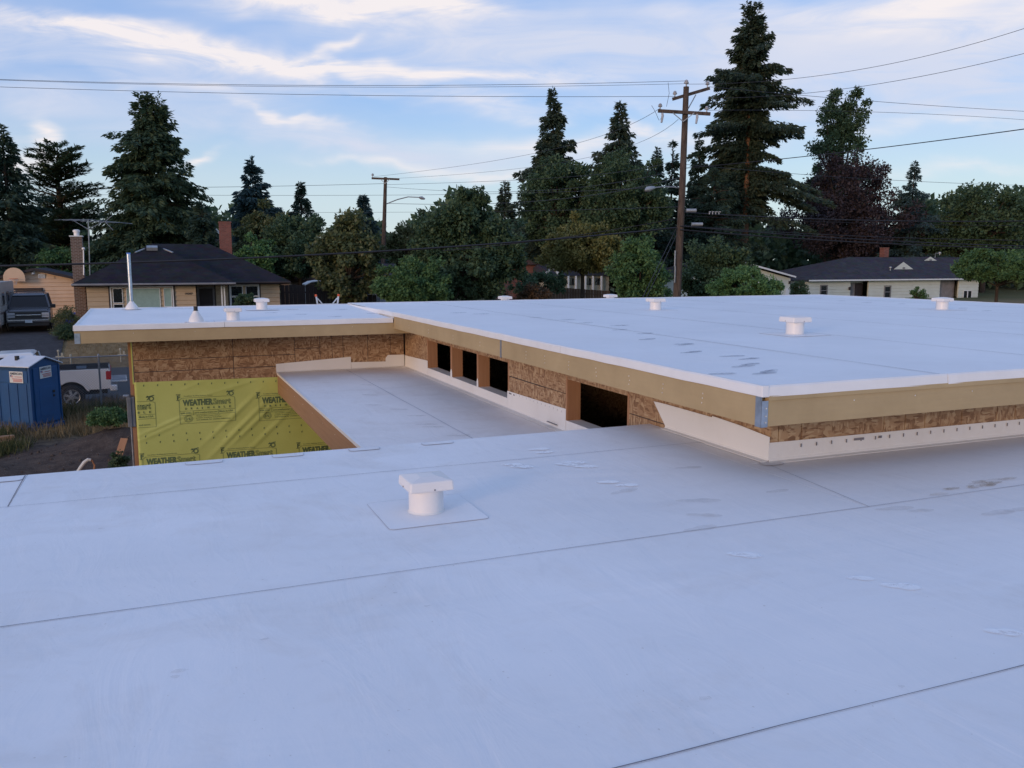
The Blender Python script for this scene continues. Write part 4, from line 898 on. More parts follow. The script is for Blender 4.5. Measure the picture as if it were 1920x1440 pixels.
conifer('conifer_tree', 'tall tapering conifer with one-sided ragged branches in mid picture', 1038, 165, 200, 84, 'needle_fir', 26000, 0.95, 0.08, 0.40, group=TG, ragged=0.55, leaf=0.44)
broadleaf('leafy_tree', 'dark brown-green crown against the foot of the tall tapering conifer', 1050, 290, 480, 160, 80, 'leaf_dark', 13000, 0.34, 60, TG)
conifer('fir_tree', 'bushy pointed fir left of the tall utility pole', 1163, 190, 215, 80, 'needle_fir', 20000, 0.85, 0.10, 0.32, group=TG, ragged=0.5, leaf=0.44)
broadleaf('leafy_tree', 'broad dark oak-like crown below the bushy pointed fir', 1170, 282, 470, 180, 76, 'leaf_dark', 17000, 0.30, 80, TG)
conifer('conifer_tree', 'slim conifer top just left of the tall utility pole', 1232, 276, 74, 88, 'needle_dark', 6000, 0.75, 0.05, 0.28, group=TG)
conifer('conifer_tree', 'slim conifer top half hidden by the tall utility pole', 1262, 264, 80, 90, 'needle_dark', 6000, 0.8, 0.05, 0.28, group=TG, ragged=0.5)
conifer('conifer_tree', 'slim dark conifer between the tall utility pole and the giant fir', 1312, 262, 84, 92, 'needle_dark', 11000, 0.7, 0.05, 0.30, group=TG)
conifer('fir_tree', 'giant fir with reddish trunk towering over the right side', 1412, 3, 208, 92, 'needle_fir', 46000, 0.52, 0.27, 0.42, group=TG, bark='bark_red', leaf=0.52, ragged=0.50, tops=[(-0.7, 0.86), (0.6, 0.86)], gap=0.72, open_side=0.62)
conifer('conifer_tree', 'dark bushy conifer at the foot of the giant fir', 1340, 315, 190, 88, 'needle_dark', 12000, 0.5, 0.05, 0.30, group=TG)
broadleaf('leafy_tree', 'tall green poplar-like tree behind the purple tree', 1578, 156, 430, 150, 114, 'leaf_dark', 19000, 0.40, 90, TG, shape=[(0.02, -0.55, 1.0, 0.5), (0, -0.05, 0.78, 0.5), (-0.18, 0.50, 0.40, 0.45), (0.26, 0.52, 0.36, 0.44)], puff=0.75)
broadleaf('leafy_tree', 'dark purple-leaved tree right of the giant fir', 1583, 286, 505, 285, 104, 'leaf_purple', 24000, 0.36, 90, TG, shape=[(0, -0.25, 1, 0.75), (0.0, 0.4, 0.62, 0.55)])
conifer('spruce_tree', 'thin open spruce right of the purple-leaved tree', 1716, 303, 175, 102, 'needle_blue', 11000, 1.0, 0.10, 0.25, group=TG, ragged=0.5)
broadleaf('leafy_tree', 'airy spreading tree at the right edge against the sky', 1852, 335, 470, 190, 100, 'leaf_dark', 9000, 0.46, 60, TG, core=0.5)
broadleaf('leafy_tree', 'dark mass of tree behind the pale house', 1790, 400, 500, 240, 104, 'leaf_dark', 15000, 0.36, 70, TG)
broadleaf('leafy_tree', 'dark tree behind the ridge of the pale house', 1640, 420, 510, 220, 108, 'needle_dark', 12000, 0.36, 60, TG)
broadleaf('leafy_tree', 'golden-green spreading tree before the cream house', 1092, 404, 540, 165, 62, 'leaf_gold', 15000, 0.26, 60, TG, flat=0.35, puff=0.8)
broadleaf('leafy_tree', 'fresh green leafy tree left of the tall utility pole base', 1200, 446, 590, 130, 50, 'leaf_green', 12000, 0.22, 60, TG)
broadleaf('leafy_tree', 'dark green thicket right of the tall utility pole base', 1345, 440, 585, 150, 58, 'leaf_dark', 13000, 0.26, 60, TG)
broadleaf('leafy_bush', 'rounded bright green bush before the small garage', 1396, 500, 600, 150, 44, 'leaf_light', 15000, 0.15, 90, 'shrubs', cat='bush', puff=0.75, core=0.6)
broadleaf('leafy_tree', 'flat spreading green tree before the right end of the pale house', 1872, 462, 545, 200, 52, 'leaf_green', 13000, 0.20, 70, TG, flat=0.3, puff=0.7)
broadleaf('leafy_bush', 'small round shrub against the pale house wall', 1719, 536, 580, 36, 66, 'leaf_green', 2500, 0.14, 24, 'shrubs', cat='bush')
broadleaf('leafy_bush', 'dark shrub between the small garage and the pale house', 1500, 522, 575, 36, 70, 'leaf_dark', 2500, 0.16, 24, 'shrubs', cat='bush')
broadleaf('leafy_bush', 'dark rounded shrub below the two-sash window', 462, 548, 590, 52, 44.5, 'leaf_dark', 4000, 0.11, 30, 'shrubs', cat='bush')
broadleaf('leafy_bush', 'brownish scrub at the foot of the cedar fence', 1000, 530, 590, 90, 54, 'leaf_brown', 5000, 0.16, 36, 'shrubs', cat='bush')
broadleaf('leafy_bush', 'green garden shrubs left of the cream house', 1010, 508, 560, 110, 60, 'leaf_dark', 6000, 0.18, 36, 'shrubs', cat='bush')
broadleaf('leafy_bush', 'green shrub behind the chimney of the dark-roofed house', 118, 455, 560, 120, 66, 'leaf_green', 6000, 0.24, 40, 'shrubs', cat='bush')
# far woods, one dark mass beyond everything
m = 80000; a = (rng.random(m) - 0.5) * 1.5 + CAM_YAW; R_ = 125 + 45*rng.random(m); hh = (10.0 + 2.2*np.sin(a*23) + 1.6*np.sin(a*61+1) + 1.0*np.sin(a*140)) ; zz = -1.7 + hh * rng.random(m)**0.7
C = np.stack([np.sin(a)*R_, np.cos(a)*R_, zz], 1); ln = 1.1*(0.6+0.8*rng.random(m))
leaves('far_woods', C, unit(m) + np.array([0, 0, 0.2]), unit(m), ln, ln*0.6, 'leaf_dark', None, (0, 0, 0), 'stuff')['label'] = 'dark distant woods closing the view'
bpy.data.objects['far_woods']['category'] = 'woods'

# ------------------------------------------------------------------ poles and wires
WG = 'overhead wires'
plain('wire', (0.035, 0.036, 0.045), 0.6); plain('cable', (0.018, 0.018, 0.022), 0.6); plain('porcelain', (0.42, 0.42, 0.44), 0.3); plain('lamp_metal', (0.36, 0.37, 0.38), 0.4, 0.5)
pb = on_d(1269, 560, 40); pt = on_d(1287, 163, 40)
zb = ground_z(pb.x, pb.y); k = (zb - pb.z) / (pt.z - pb.z); base = pb + (pt - pb) * k
pole = thing('utility_pole', 'tall weathered wooden utility pole with two crossarms', 'utility pole', (base.x, base.y, zb), 0, 'utility poles')
MB().tube([base, pb, (pb+pt)/2 + Vector((0.03, 0, 0)), pt], [0.20, 0.185, 0.155, 0.125], 14).build('shaft', 'pole_wood', pole, smooth=True)
def arm(px0, py0, px1, py1, d0, d1, w=0.11, h=0.14): 
    a, b = on_d(px0, py0, d0), on_d(px1, py1, d1); MB().bar(a, b, w, h).build('crossarm', 'pole_wood', pole); return a, b
a1 = arm(1234, 208, 1332, 214, 39.8, 39.8); a2 = arm(1262, 186, 1330, 166, 39.75, 40.6)
def insul(p, par, s=1.0): MB().lathe([(0.03*s, 0), (0.03*s, 0.10*s), (0.09*s, 0.11*s), (0.10*s, 0.16*s), (0.06*s, 0.18*s), (0.08*s, 0.21*s), (0.03*s, 0.26*s)], tuple(p), 10).build('insulator', 'porcelain', par, smooth=True)
up07 = Vector((0, 0, 0.07))
for p in (a1[0].lerp(a1[1], 0.04), a1[0].lerp(a1[1], 0.93), a2[0].lerp(a2[1], 0.05), a2[0].lerp(a2[1], 0.95)): insul(p + up07, pole)
insul(pt + Vector((0, 0, 0.02)), pole, 1.1)
for px in (1262, 1302): MB().bar(on_d(px, 212, 39.72), on_d(1281, 228, 39.75), 0.035).build('brace', 'lamp_metal', pole)
MB().bar(on_d(1305, 178, 40.2), on_d(1290, 205, 39.9), 0.035).build('brace', 'lamp_metal', pole)
for px, py in ((1242, 212), (1307, 214)):
    p = on_d(px, py, 39.7); MB().tube([p, p + Vector((0.02, 0, -0.12)), p + Vector((-0.03, 0, -0.42))], [0.05, 0.06, 0.045], 8).build('fuse_cutout', 'porcelain', pole, smooth=True)
MB().tube([on_d(1240, 222, 39.7), on_d(1236, 226, 39.7), on_d(1228, 208, 39.7), on_d(1222, 198, 39.7)], 0.010, 5).build('jumper_wire', 'wire', pole)
MB().tube([on_d(1253, 155, 39.6), on_d(1255, 175, 39.6), on_d(1250, 200, 39.7)], 0.010, 5).build('jumper_wire', 'wire', pole)
l0 = on_d(1272, 352, 39.9); l1 = on_d(1226, 352, 39.2)
lm = MB().tube([l0, l0.lerp(l1, 0.5) + Vector((0, 0, 0.05)), l1], 0.028, 6).build('lamp_arm', 'lamp_metal', pole)
ld = (l1 - l0).normalized(); MB().tube([l1 - ld*0.05, l1 + ld*0.10 - Vector((0, 0, 0.02)), l1 + ld*0.34 - Vector((0, 0, 0.08)), l1 + ld*0.48 - Vector((0, 0, 0.12))], [0.05, 0.10, 0.13, 0.05], 10).build('lamp_head', 'lamp_metal', lm, smooth=True)
for px, py, w in ((1296, 395, 0.45), (1307, 421, 0.5)):
    p = on_d(px, py, 39.7); MB().tube([p - _rt*w/2, p + _rt*w/2], 0.085, 10).build('splice_case', 'lamp_metal', pole, smooth=True)
for k in range(4): p = on_d(1330 + k*6, 402, 39.9); MB().tube([p, p + Vector((0, 0, 0.12)), p + _rt*0.08 + Vector((0, 0, 0.10))], 0.02, 5).build('cable_clamp', 'porcelain', pole)
for k in range(2): MB().tube([on_d(1266, 470 + k*30, 39.75), on_d(1265, 500 + k*30, 39.75)], 0.03, 6).build('conduit', 'lamp_metal', pole)
for k, (px0, py0, px1, py1) in enumerate(((1268, 428, 1203, 562), (1269, 440, 1210, 562))): MB().tube([on_d(px0, py0, 39.8), on_d(px1, py1, 36.5)], 0.014, 5).build('guy_wire', 'wire', pole)
# far pole
f0 = on_d(723, 332, 80); f1 = on_d(719, 470, 80); zb = -1.7; kk = (zb - f1.z)/(f0.z - f1.z); fb = f1 + (f0 - f1)*kk
fp = thing('utility_pole', 'distant wooden pole with a single crossarm and street lamp', 'utility pole', (fb.x, fb.y, zb), 0, 'utility poles')
MB().tube([fb, f1, f0], [0.24, 0.21, 0.15], 12).build('shaft', 'pole_wood', fp, smooth=True)
MB().bar(on_d(697, 334, 79.8), on_d(749, 336, 79.8), 0.14, 0.17).build('crossarm', 'pole_wood', fp)
for px in (714, 731): MB().bar(on_d(px, 336, 79.7), on_d(722, 344, 79.7), 0.05).build('brace', 'lamp_metal', fp)
insul(on_d(699, 332, 79.8), fp, 1.3)
lm = MB().tube([on_d(725, 382, 79.8), on_d(745, 374, 79.6), on_d(765, 369, 79.4), on_d(790, 370, 79.2)], 0.05, 6).build('lamp_arm', 'lamp_metal', fp); MB().tube([on_d(786, 370, 79.2), on_d(791, 371, 79.2), on_d(797, 373, 79.2)], [0.08, 0.16, 0.06], 8).build('lamp_head', 'lamp_metal', lm, smooth=True)
def wire(label, pts, rad=0.012, mat='wire', name='overhead_wire', n=28):
    """pts: three (px, py, distance); a smooth hanging curve through them, carried on past the picture"""
    P = [on_d(*q) for q in pts]; a, m, b = P; tm = (m - a).length / ((m - a).length + (b - m).length)
    out = []
    t0 = -0.6 if pts[0][0] < 0 else 0.0; t1 = 1.5 if pts[2][0] > 1920 else 1.0; n = int(n * (t1 - t0))
    for i in range(n + 1):
        t = t0 + (t1 - t0) * i / n; l0 = (t - tm)*(t - 1)/(tm); l1 = t*(t - 1)/(tm*(tm - 1)); l2 = t*(t - tm)/(1 - tm); out.append(a*l0 + m*l1 + b*l2)
    o = MB().tube(out, rad*0.8, 5).build(name, mat, None, fixn=False); tag(o, label, 'cable', WG); return o
wire('topmost thin wire from the pole top to the left picture edge', [(-60, 146, 38), (640, 160, 38.5), (1286, 152, 40)])
wire('thin wire just under the topmost one, running left from the pole', [(-60, 147, 40), (900, 163, 40), (1292, 157, 40.3)], 0.010)
wire('third thin wire down on the left, reaching the upper crossarm', [(-60, 160, 38.5), (640, 178, 38.5), (1266, 181, 39.7)])
wire('thin wire from the lower crossarm down to the distant pole', [(701, 331, 79.8), (1000, 288, 62), (1238, 203, 39.8)], 0.013)
wire('faint wire dropping leftward from below the lower crossarm', [(749, 334, 79.8), (1080, 300, 60), (1272, 224, 40)], 0.012)
wire('faint wire passing behind the far crossarm to the left edge', [(-60, 351, 70), (500, 349, 76), (722, 344, 80)], 0.02)
wire('faint wire from the far pole across the middle trees', [(722, 346, 80), (960, 338, 70), (1275, 296, 40)], 0.016)
wire('lower faint wire crossing the tall conifers to the pole', [(722, 350, 82), (1000, 358, 60), (1275, 318, 40)], 0.016)
wire('long level faint wire under the far crossarm', [(-60, 363, 72), (640, 366, 76), (1272, 349, 40)], 0.016)
wire('lowest faint wire behind the twin-topped cedar and far pole', [(-60, 397, 70), (640, 398, 76), (1272, 388, 40)], 0.014)
wire('thin cable from the far pole lamp arm to the tall pole', [(722, 381, 80), (840, 383, 72), (1272, 334, 40)], 0.022)
wire('thick black cable sagging across the dark-roofed house to the pole', [(-60, 499, 30), (640, 475, 33), (1268, 427, 39.8)], 0.046, 'cable', 'overhead_cable')
wire('dark cable just above the thick one left of the pole', [(830, 470, 41), (1050, 446, 40), (1268, 410, 39.9)], 0.020, 'cable', 'overhead_cable')
wire('topmost wire climbing to the right picture edge', [(1288, 158, 40), (1600, 133, 34), (1990, 31, 27)], 0.011)
wire('second wire climbing to the right picture edge', [(1330, 184, 40), (1560, 170, 35), (1990, 83, 28)], 0.011)
wire('thin wire falling gently to the right behind the giant fir', [(1330, 163, 40.6), (1620, 189, 46), (1990, 213, 55)], 0.014)
wire('lower thin wire falling gently to the right behind the giant fir', [(1325, 207, 40), (1620, 210, 46), (1990, 231, 55)], 0.012)
wire('thick service cable climbing from the pole to the right edge', [(1280, 316, 40), (1640, 279, 32), (1990, 233, 26)], 0.020, 'cable', 'overhead_cable')
wire('faint wire behind the purple tree on the right', [(1280, 308, 40), (1600, 334, 48), (1990, 350, 58)], 0.013)
wire('upper of the dark cables right of the pole', [(1275, 398, 40), (1560, 412, 42), (1990, 414, 44)], 0.034, 'cable', 'overhead_cable')
wire('second dark cable right of the pole', [(1275, 404, 40), (1560, 417, 42), (1990, 424, 44)], 0.014, 'cable', 'overhead_cable')
wire('third dark cable right of the pole, first of the lower bundle', [(1275, 423, 40), (1560, 441, 42), (1990, 452, 44)], 0.022, 'cable', 'overhead_cable')
wire('middle dark cable of the lower bundle right of the pole', [(1275, 424, 39.8), (1560, 446, 42), (1990, 464, 44)], 0.034, 'cable', 'overhead_cable')
wire('lowest dark cable right of the pole', [(1275, 431, 39.8), (1560, 452, 42), (1990, 468, 44)], 0.040, 'cable', 'overhead_cable')

# ------------------------------------------------------------------ houses
plain('siding_tan', (0.50, 0.375, 0.245), 0.7, 0, 0.3, 0.10, 1.5); plain('siding_peach', (0.72, 0.50, 0.33), 0.7, 0, 0.3, 0.10, 1.5); plain('siding_white', (0.60, 0.63, 0.56), 0.7, 0, 0.3, 0.08, 1.2)
plain('trim_white', (0.72, 0.73, 0.72), 0.5, 0, 0.4, 0.06); plain('trim_dark', (0.030, 0.020, 0.020), 0.6); plain('door_grey', (0.24, 0.22, 0.22), 0.6); plain('stucco_grey', (0.22, 0.22, 0.23), 0.8)
plain('glass_dark', (0.012, 0.018, 0.022), 0.08, 0, 0.6, 0.2); plain('curtain', (0.28, 0.40, 0.36), 0.6, 0, 0.4, 0.12, 6)
def mk_shingle(name, c):
    s = NT(name); v = s.vec((1, 1, 1)); b = s.n('ShaderNodeTexBrick'); s.l(s.vec((1, 1, 1.0), (0, 0, 0)), b.inputs['Vector'])
    n = s.noise(v, 1.2, 6, 0.65); n2 = s.voro(s.vec((3, 3, 9)), 1.0)
    s.col(s.mix(0.30, s.ramp(n, [(0.3, tuple(x*0.7 for x in c)), (0.7, tuple(x*1.25 for x in c))]), s.mix(1.0, n2, c, 'MULTIPLY'))).rough(0.95, 0, 0.12); s.bump(s.noise(v, 18, 3), 0.6, 0.03)
mk_shingle('shingle_dark', (0.028, 0.027, 0.033)); mk_shingle('shingle_grey', (0.062, 0.060, 0.070)); mk_shingle('shingle_brown', (0.16, 0.085, 0.06))
def mk_brick(name, a, b, mort):
    s = NT(name); t = s.n('ShaderNodeTexBrick'); m = s.n('ShaderNodeMapping'); s.l(s.tc.outputs['Object'], m.inputs[0]); m.inputs['Rotation'].default_value = (math.pi/2, 0, 0); s.l(m.outputs[0], t.inputs['Vector'])
    t.inputs['Color1'].default_value = (*a, 1); t.inputs['Color2'].default_value = (*b, 1); t.inputs['Mortar'].default_value = (*mort, 1); t.inputs['Scale'].default_value = 1.0; t.inputs['Brick Width'].default_value = 0.21; t.inputs['Row Height'].default_value = 0.075; t.inputs['Mortar Size'].default_value = 0.010
    s.col(t.outputs['Color']).rough(0.9, 0, 0.2)
mk_brick('brick_brown', (0.10, 0.062, 0.048), (0.17, 0.105, 0.08), (0.26, 0.23, 0.20)); mk_brick('brick_red', (0.17, 0.055, 0.042), (0.26, 0.09, 0.065), (0.20, 0.14, 0.12))
def siding(par, x0, x1, Y, z0, z1, step, mat, top=None):
    """lapped boards on a wall facing -y; top(x0,x1,z) may shorten a board under a gable"""
    w = bx('wall', mat, par, x0, x1, Y, Y+0.12, z0, z1) if top is None else None
    z = z0; 
    while z < z1 - 0.02:
        zz = min(z + step, z1); a, b = x0, x1
        if top: a, b = top(zz)
        if b - a > 0.05: MB().add([(a, Y-0.042, z+0.012), (b, Y-0.042, z+0.012), (b, Y-0.042, z+0.02), (b, Y-0.004, zz), (a, Y-0.004, zz), (a, Y-0.042, z+0.02), (a, Y, z), (b, Y, z), (b, Y, zz), (a, Y, zz)],
                  [(0, 1, 2, 5), (5, 2, 3, 4), (6, 7, 1, 0), (3, 8, 9, 4), (0, 5, 4, 9, 6), (1, 7, 8, 3, 2)]).build('siding_board', mat, w or par)
        z += step
    return w
def window(par, x0, x1, z0, z1, Y, panes, mat='glass_dark', fr='trim_white', fw=0.055):
    w = MB(); 
    for a, b, c, d in ((x0, x1, z1-fw, z1), (x0, x1, z0, z0+fw), (x0, x0+fw, z0+fw, z1-fw), (x1-fw, x1, z0+fw, z1-fw)): w.box(a, b, Y-0.075, Y-0.044, c, d)
    o = w.build('window', fr, par)
    for (a, b, c, d, m) in panes:
        X0, X1, Z0, Z1 = x0+(x1-x0)*a, x0+(x1-x0)*b, z0+(z1-z0)*c, z0+(z1-z0)*d
        bx('pane', m or mat, o, X0, X1, Y-0.052, Y-0.046, Z0, Z1); f = MB(); k = 0.03
        for q in ((X0-k, X1+k, Z1, Z1+k), (X0-k, X1+k, Z0-k, Z0), (X0-k, X0, Z0, Z1), (X1, X1+k, Z0, Z1)): f.box(q[0], q[1], Y-0.070, Y-0.045, q[2], q[3])
        f.build('sash', fr, o)
    return o
def hip(par, name, mat, x0, x1, y0, y1, z, rx0, rx1, ry0, ry1, zr, t=0.14):
    v = [(x0,y0,z),(x1,y0,z),(x1,y1,z),(x0,y1,z),(rx0,ry0,zr),(rx1,ry1,zr),(x0,y0,z-t),(x1,y0,z-t),(x1,y1,z-t),(x0,y1,z-t)]
    if abs(ry0-ry1) < 0.01: f = [(0,1,5,4),(1,2,5),(2,3,4,5),(3,0,4)]
    else: f = [(0,1,4),(1,2,5,4),(2,3,5),(3,0,4,5)]
    return MB().add(v, f + [(0,6,7,1),(1,7,8,2),(2,8,9,3),(3,9,6,0),(9,8,7,6)]).build(name, mat, par)
X = lambda px, Y, py=545: on_y(px, py, Y).x
Zp = lambda py, Y, px=300: on_y(px, py, Y).z
H1 = thing('house', 'tan clapboard house with a dark hip roof across the street', 'house', (1.5, 52, -1.8))
xa, xb, xc = X(162, 48), X(367, 48), X(524, 50)
EZ = 0.70
siding(H1, xa, xb, 48, -1.8, 0.60, 0.226, 'siding_tan')
siding(H1, X(403, 50), xc, 50, -1.8, 0.60, 0.226, 'siding_tan'); bx('wall', 'siding_tan', H1, xb-0.12, xb-0.0, 48.125, 50, -1.8, 0.60); bx('wall', 'siding_tan', H1, xb, X(403, 50)-0.003, 50.01, 50.12, -1.8, 0.60)
bx('wall', 'siding_tan', H1, xa, xa+0.12, 48.125, 58, -1.8, 0.60); bx('wall', 'siding_tan', H1, xc-0.12, xc, 50.125, 58, -1.8, 0.60); bx('wall', 'siding_tan', H1, xa+0.121, xc-0.121, 57.9, 58, -1.8, 0.60)
rf = hip(H1, 'roof', 'shingle_dark', -3.85, 6.95, 49.35, 58.6, EZ, -0.10, 3.08, 54, 54, 2.80)
hip(H1, 'roof', 'shingle_dark', -3.80, 3.86, 47.35, 56.4, EZ-0.005, 0.03, 0.03, 51.15, 54, 2.70)
bx('gutter', 'stucco_grey', rf, -3.82, 3.88, 47.24, 47.345, EZ-0.10, EZ-0.005, 0.02); bx('gutter', 'trim_dark', rf, 3.89, 6.97, 49.24, 49.345, EZ-0.10, EZ-0.005, 0.02)
bx('soffit', 'trim_dark', H1, -3.7, 3.8, 47.45, 49.9, EZ-0.16, EZ-0.142); bx('soffit', 'trim_dark', H1, 3.81, 6.9, 49.45, 50.0, EZ-0.16, EZ-0.142)
MB().hexa([(-0.35, 50.4, 2.36), (0.2, 50.4, 2.36), (0.2, 50.9, 2.5), (-0.35, 50.9, 2.5)], [(-0.35, 50.35, 2.52), (0.2, 50.35, 2.52), (0.2, 50.85, 2.64), (-0.35, 50.85, 2.64)]).build('roof_vent_box', 'lamp_metal', rf)
for a, b in (((-0.9, 50.2, 2.26), (-0.45, 50.7, 2.46)), ((0.5, 50.7, 2.46), (0.95, 50.2, 2.26))): MB().bar(a, b, 0.10, 0.05).build('hip_flashing', 'lamp_metal', rf)
x0, x1 = X(206, 48), X(325, 48); zt, zb_ = Zp(536, 48), -1.15
bx('window_surround', 'trim_dark', H1, x0-0.07, x0-0.005, 47.94, 47.957, zb_-0.06, zt+0.05); bx('window_surround', 'trim_dark', H1, x1+0.005, x1+0.07, 47.94, 47.957, zb_-0.06, zt+0.05)
window(H1, x0, x1, zb_, zt, 48, [(0.05, 0.185, 0.52, 0.93, None), (0.05, 0.185, 0.06, 0.46, None), (0.26, 0.775, 0.05, 0.93, 'curtain'), (0.85, 0.96, 0.38, 0.93, 'curtain'), (0.85, 0.96, 0.05, 0.33, None)])
dx0, dx1 = X(369, 50), X(402, 50); d = bx('door', 'door_grey', H1, dx0, dx1, 49.93, 50.0, -1.7, 0.42)
bx('screen', 'trim_dark', d, dx0+0.12, dx1-0.10, 49.90, 49.925, -0.75, 0.32); bx('kick_plate', 'stucco_grey', d, dx0+0.10, dx1-0.08, 49.905, 49.928, -1.65, -0.95); MB().lathe([(0.03, 0), (0.035, 0.03), (0.02, 0.06)], (dx0+0.06, 49.86, -0.7), 8, 'y').build('handle', 'nail', d)
bx('door_frame', 'trim_dark', H1, dx0-0.09, dx0-0.003, 49.9, 49.99, -1.7, 0.5); bx('door_frame', 'trim_dark', H1, dx1+0.003, dx1+0.06, 49.9, 49.99, -1.7, 0.5)
for px in (415.5, 420.5): q = X(px, 48.2); bx('porch_post', 'trim_white', H1, q-0.035, q+0.035, 48.15, 48.22, -1.8, EZ-0.162)
x0, x1 = X(430, 50), X(486, 50); zt = Zp(533, 50, 460); window(H1, x0, x1, -1.0, zt, 50, [(0.06, 0.42, 0.60, 0.93, None), (0.56, 0.94, 0.60, 0.93, None), (0.06, 0.42, 0.06, 0.54, None), (0.56, 0.94, 0.06, 0.54, None)])
bx('window_surround', 'trim_dark', H1, x0-0.07, x0-0.003, 49.94, 49.957, -1.0, zt+0.03); bx('window_surround', 'trim_dark', H1, x1+0.003, x1+0.07, 49.94, 49.957, -1.0, zt+0.03)
mb = MB(); n0 = on_y(347, 552, 47.96); n1 = on_y(361.5, 548, 47.96); text_fit(mb, '10207', lambda u, v: (u, 47.953, v), n0.x, n1.x, n0.z, n1.z, 0.03); mb.build('house_number', 'trim_dark', H1, fixn=False)
# chimneys
c0, c1 = X(138.5, 49.2), X(160, 49.2); zc = Zp(443, 49.2, 150)
ch = bx('chimney', 'brick_brown', H1, c0, c1, 49.2, 49.9, -1.8, zc); bx('chimney_cap', 'trim_white', ch, c0-0.04, c1+0.04, 49.16, 49.94, zc, zc+0.05)
MB().lathe([(0.13, zc+0.05), (0.13, zc+0.22), (0.17, zc+0.23), (0.17, zc+0.32), (0.10, zc+0.36)], ((c0+c1)/2+0.02, 49.5, 0), 12).build('chimney_pot', 'pvc_white', ch, smooth=True)
q = on_y(157, 515, 48.9); q2 = on_y(156.5, 468, 48.9); MB().tube([q, q2], 0.03, 8).lathe([(0.03, 0), (0.08, 0.03), (0.08, 0.10), (0.03, 0.13)], tuple(q2), 10).build('vent_pipe', 'pvc_white', H1, smooth=True)
c0, c1 = X(416.5, 57), X(437.5, 57); zc = Zp(418, 57, 427); ch = bx('chimney', 'brick_red', H1, c0, c1, 56.6, 57.3, 0.8, zc); bx('chimney_cap', 'brick_red', ch, c0-0.03, c1+0.03, 56.57, 57.33, zc, zc+0.08)
# television aerial
a0 = on_y(167, 500, 49.0); a1_ = on_y(165.5, 411, 49.0)
an = thing('television_aerial', 'spindly roof aerial on a mast beside the brick chimney', 'aerial', tuple(a0))
MB().tube([a0 - Vector((0, 0, 0.8)), a1_], 0.028, 6).build('mast', 'lamp_metal', an)
bL, bR = on_y(116, 411, 48.6), on_y(248, 419, 50.4); MB().tube([bL, a1_, bR], 0.014, 5).build('boom', 'lamp_metal', an)
for k in range(14):
    p = bL.lerp(bR, 0.02 + k*0.055); L_ = 0.75 - 0.03*k; d = Vector((0.85, 0.5, 0)).normalized() if k % 2 else Vector((0.95, -0.3, 0.05)).normalized(); MB().tube([p - d*L_*0.6, p + d*L_*0.6], 0.007, 4).build('element', 'lamp_metal', an)
for pa, pb_ in (((138, 413), (165, 429)), ((196, 414), (166, 429)), ((197, 415), (210, 404)), ((197, 415), (212, 431))): MB().tube([on_y(*pa, 49.0), on_y(*pb_, 48.9)], 0.014, 5).build('stay', 'lamp_metal', an)

# garage
GY = 58.0; GA = thing('garage', 'peach clapboard garage with a low gable at the end of the driveway', 'garage', (-6.6, 60, -1.7))
pk = on_y(65, 504, GY); rr = on_y(143, 521, GY); sl = (pk.z - rr.z)/(rr.x - pk.x); gx1 = -4.1; gx0 = 2*pk.x - gx1
gz = lambda x: pk.z - sl*abs(x - pk.x)
bw = MB().add([(gx0, GY, -1.7), (gx1, GY, -1.7), (gx1, GY, gz(gx1)-0.1), (pk.x, GY, pk.z-0.1), (gx0, GY, gz(gx0)-0.1)] + [(gx0, GY+6, -1.7), (gx1, GY+6, -1.7), (gx1, GY+6, gz(gx1)-0.1), (pk.x, GY+6, pk.z-0.1), (gx0, GY+6, gz(gx0)-0.1)], [(0,1,2,3,4), (9,8,7,6,5), (0,5,6,1), (1,6,7,2), (4,3,8,9), (3,2,7,8), (0,4,9,5)]).build('wall', 'siding_peach', GA)
siding(bw, gx0, gx1, GY-0.001, -1.7, pk.z-0.12, 0.225, 'siding_peach', top=lambda z: (max(gx0, pk.x - max(0, (pk.z-0.1-z)/sl)), min(gx1, pk.x + max(0, (pk.z-0.1-z)/sl))))
mb = MB()
for sg in (-1, 1):
    e = pk.x + sg*(gx1-pk.x+0.25); mb.add([(pk.x, GY-0.35, pk.z-0.02), (e, GY-0.35, gz(e)-0.02), (e, GY+6.3, gz(e)-0.02), (pk.x, GY+6.3, pk.z-0.02), (pk.x, GY-0.35, pk.z+0.07), (e, GY-0.35, gz(e)+0.07), (e, GY+6.3, gz(e)+0.07), (pk.x, GY+6.3, pk.z+0.07)], [(0,3,2,1),(4,5,6,7),(0,1,5,4),(1,2,6,5),(2,3,7,6),(3,0,4,7)])
mb.build('roof', 'shingle_grey', GA); mb = MB()
for sg in (-1, 1):
    e = pk.x + sg*(gx1-pk.x+0.25); mb.bar((pk.x, GY-0.37, pk.z-0.0), (e, GY-0.37, gz(e)-0.0), 0.04, 0.15)
mb.build('bargeboard', 'trim_dark', GA)
q = on_y(78, 517, GY); v_ = bx('gable_vent', 'trim_white', GA, q.x-0.17, q.x+0.17, GY-0.07, GY-0.044, q.z-0.13, q.z+0.13)
for k in range(4): bx('slat', 'stucco_grey', v_, q.x-0.13, q.x+0.13, GY-0.078, GY-0.071, q.z-0.10+k*0.055, q.z-0.075+k*0.055)
q = on_y(64, 509, GY-0.1); MB().box(q.x-0.05, q.x+0.05, GY-0.10, GY-0.03, q.z-0.1, q.z+0.1).lathe([(0.03, 0), (0.08, -0.05), (0.09, -0.14), (0.03, -0.15)], (q.x-0.06, GY-0.14, q.z), 8).build('wall_lamp', 'trim_white', GA)
q = on_y(81, 540, GY); gd = bx('garage_door', 'siding_peach', GA, q.x-4.6, q.x-0.08, GY-0.06, GY-0.044, -1.7, q.z-0.08)
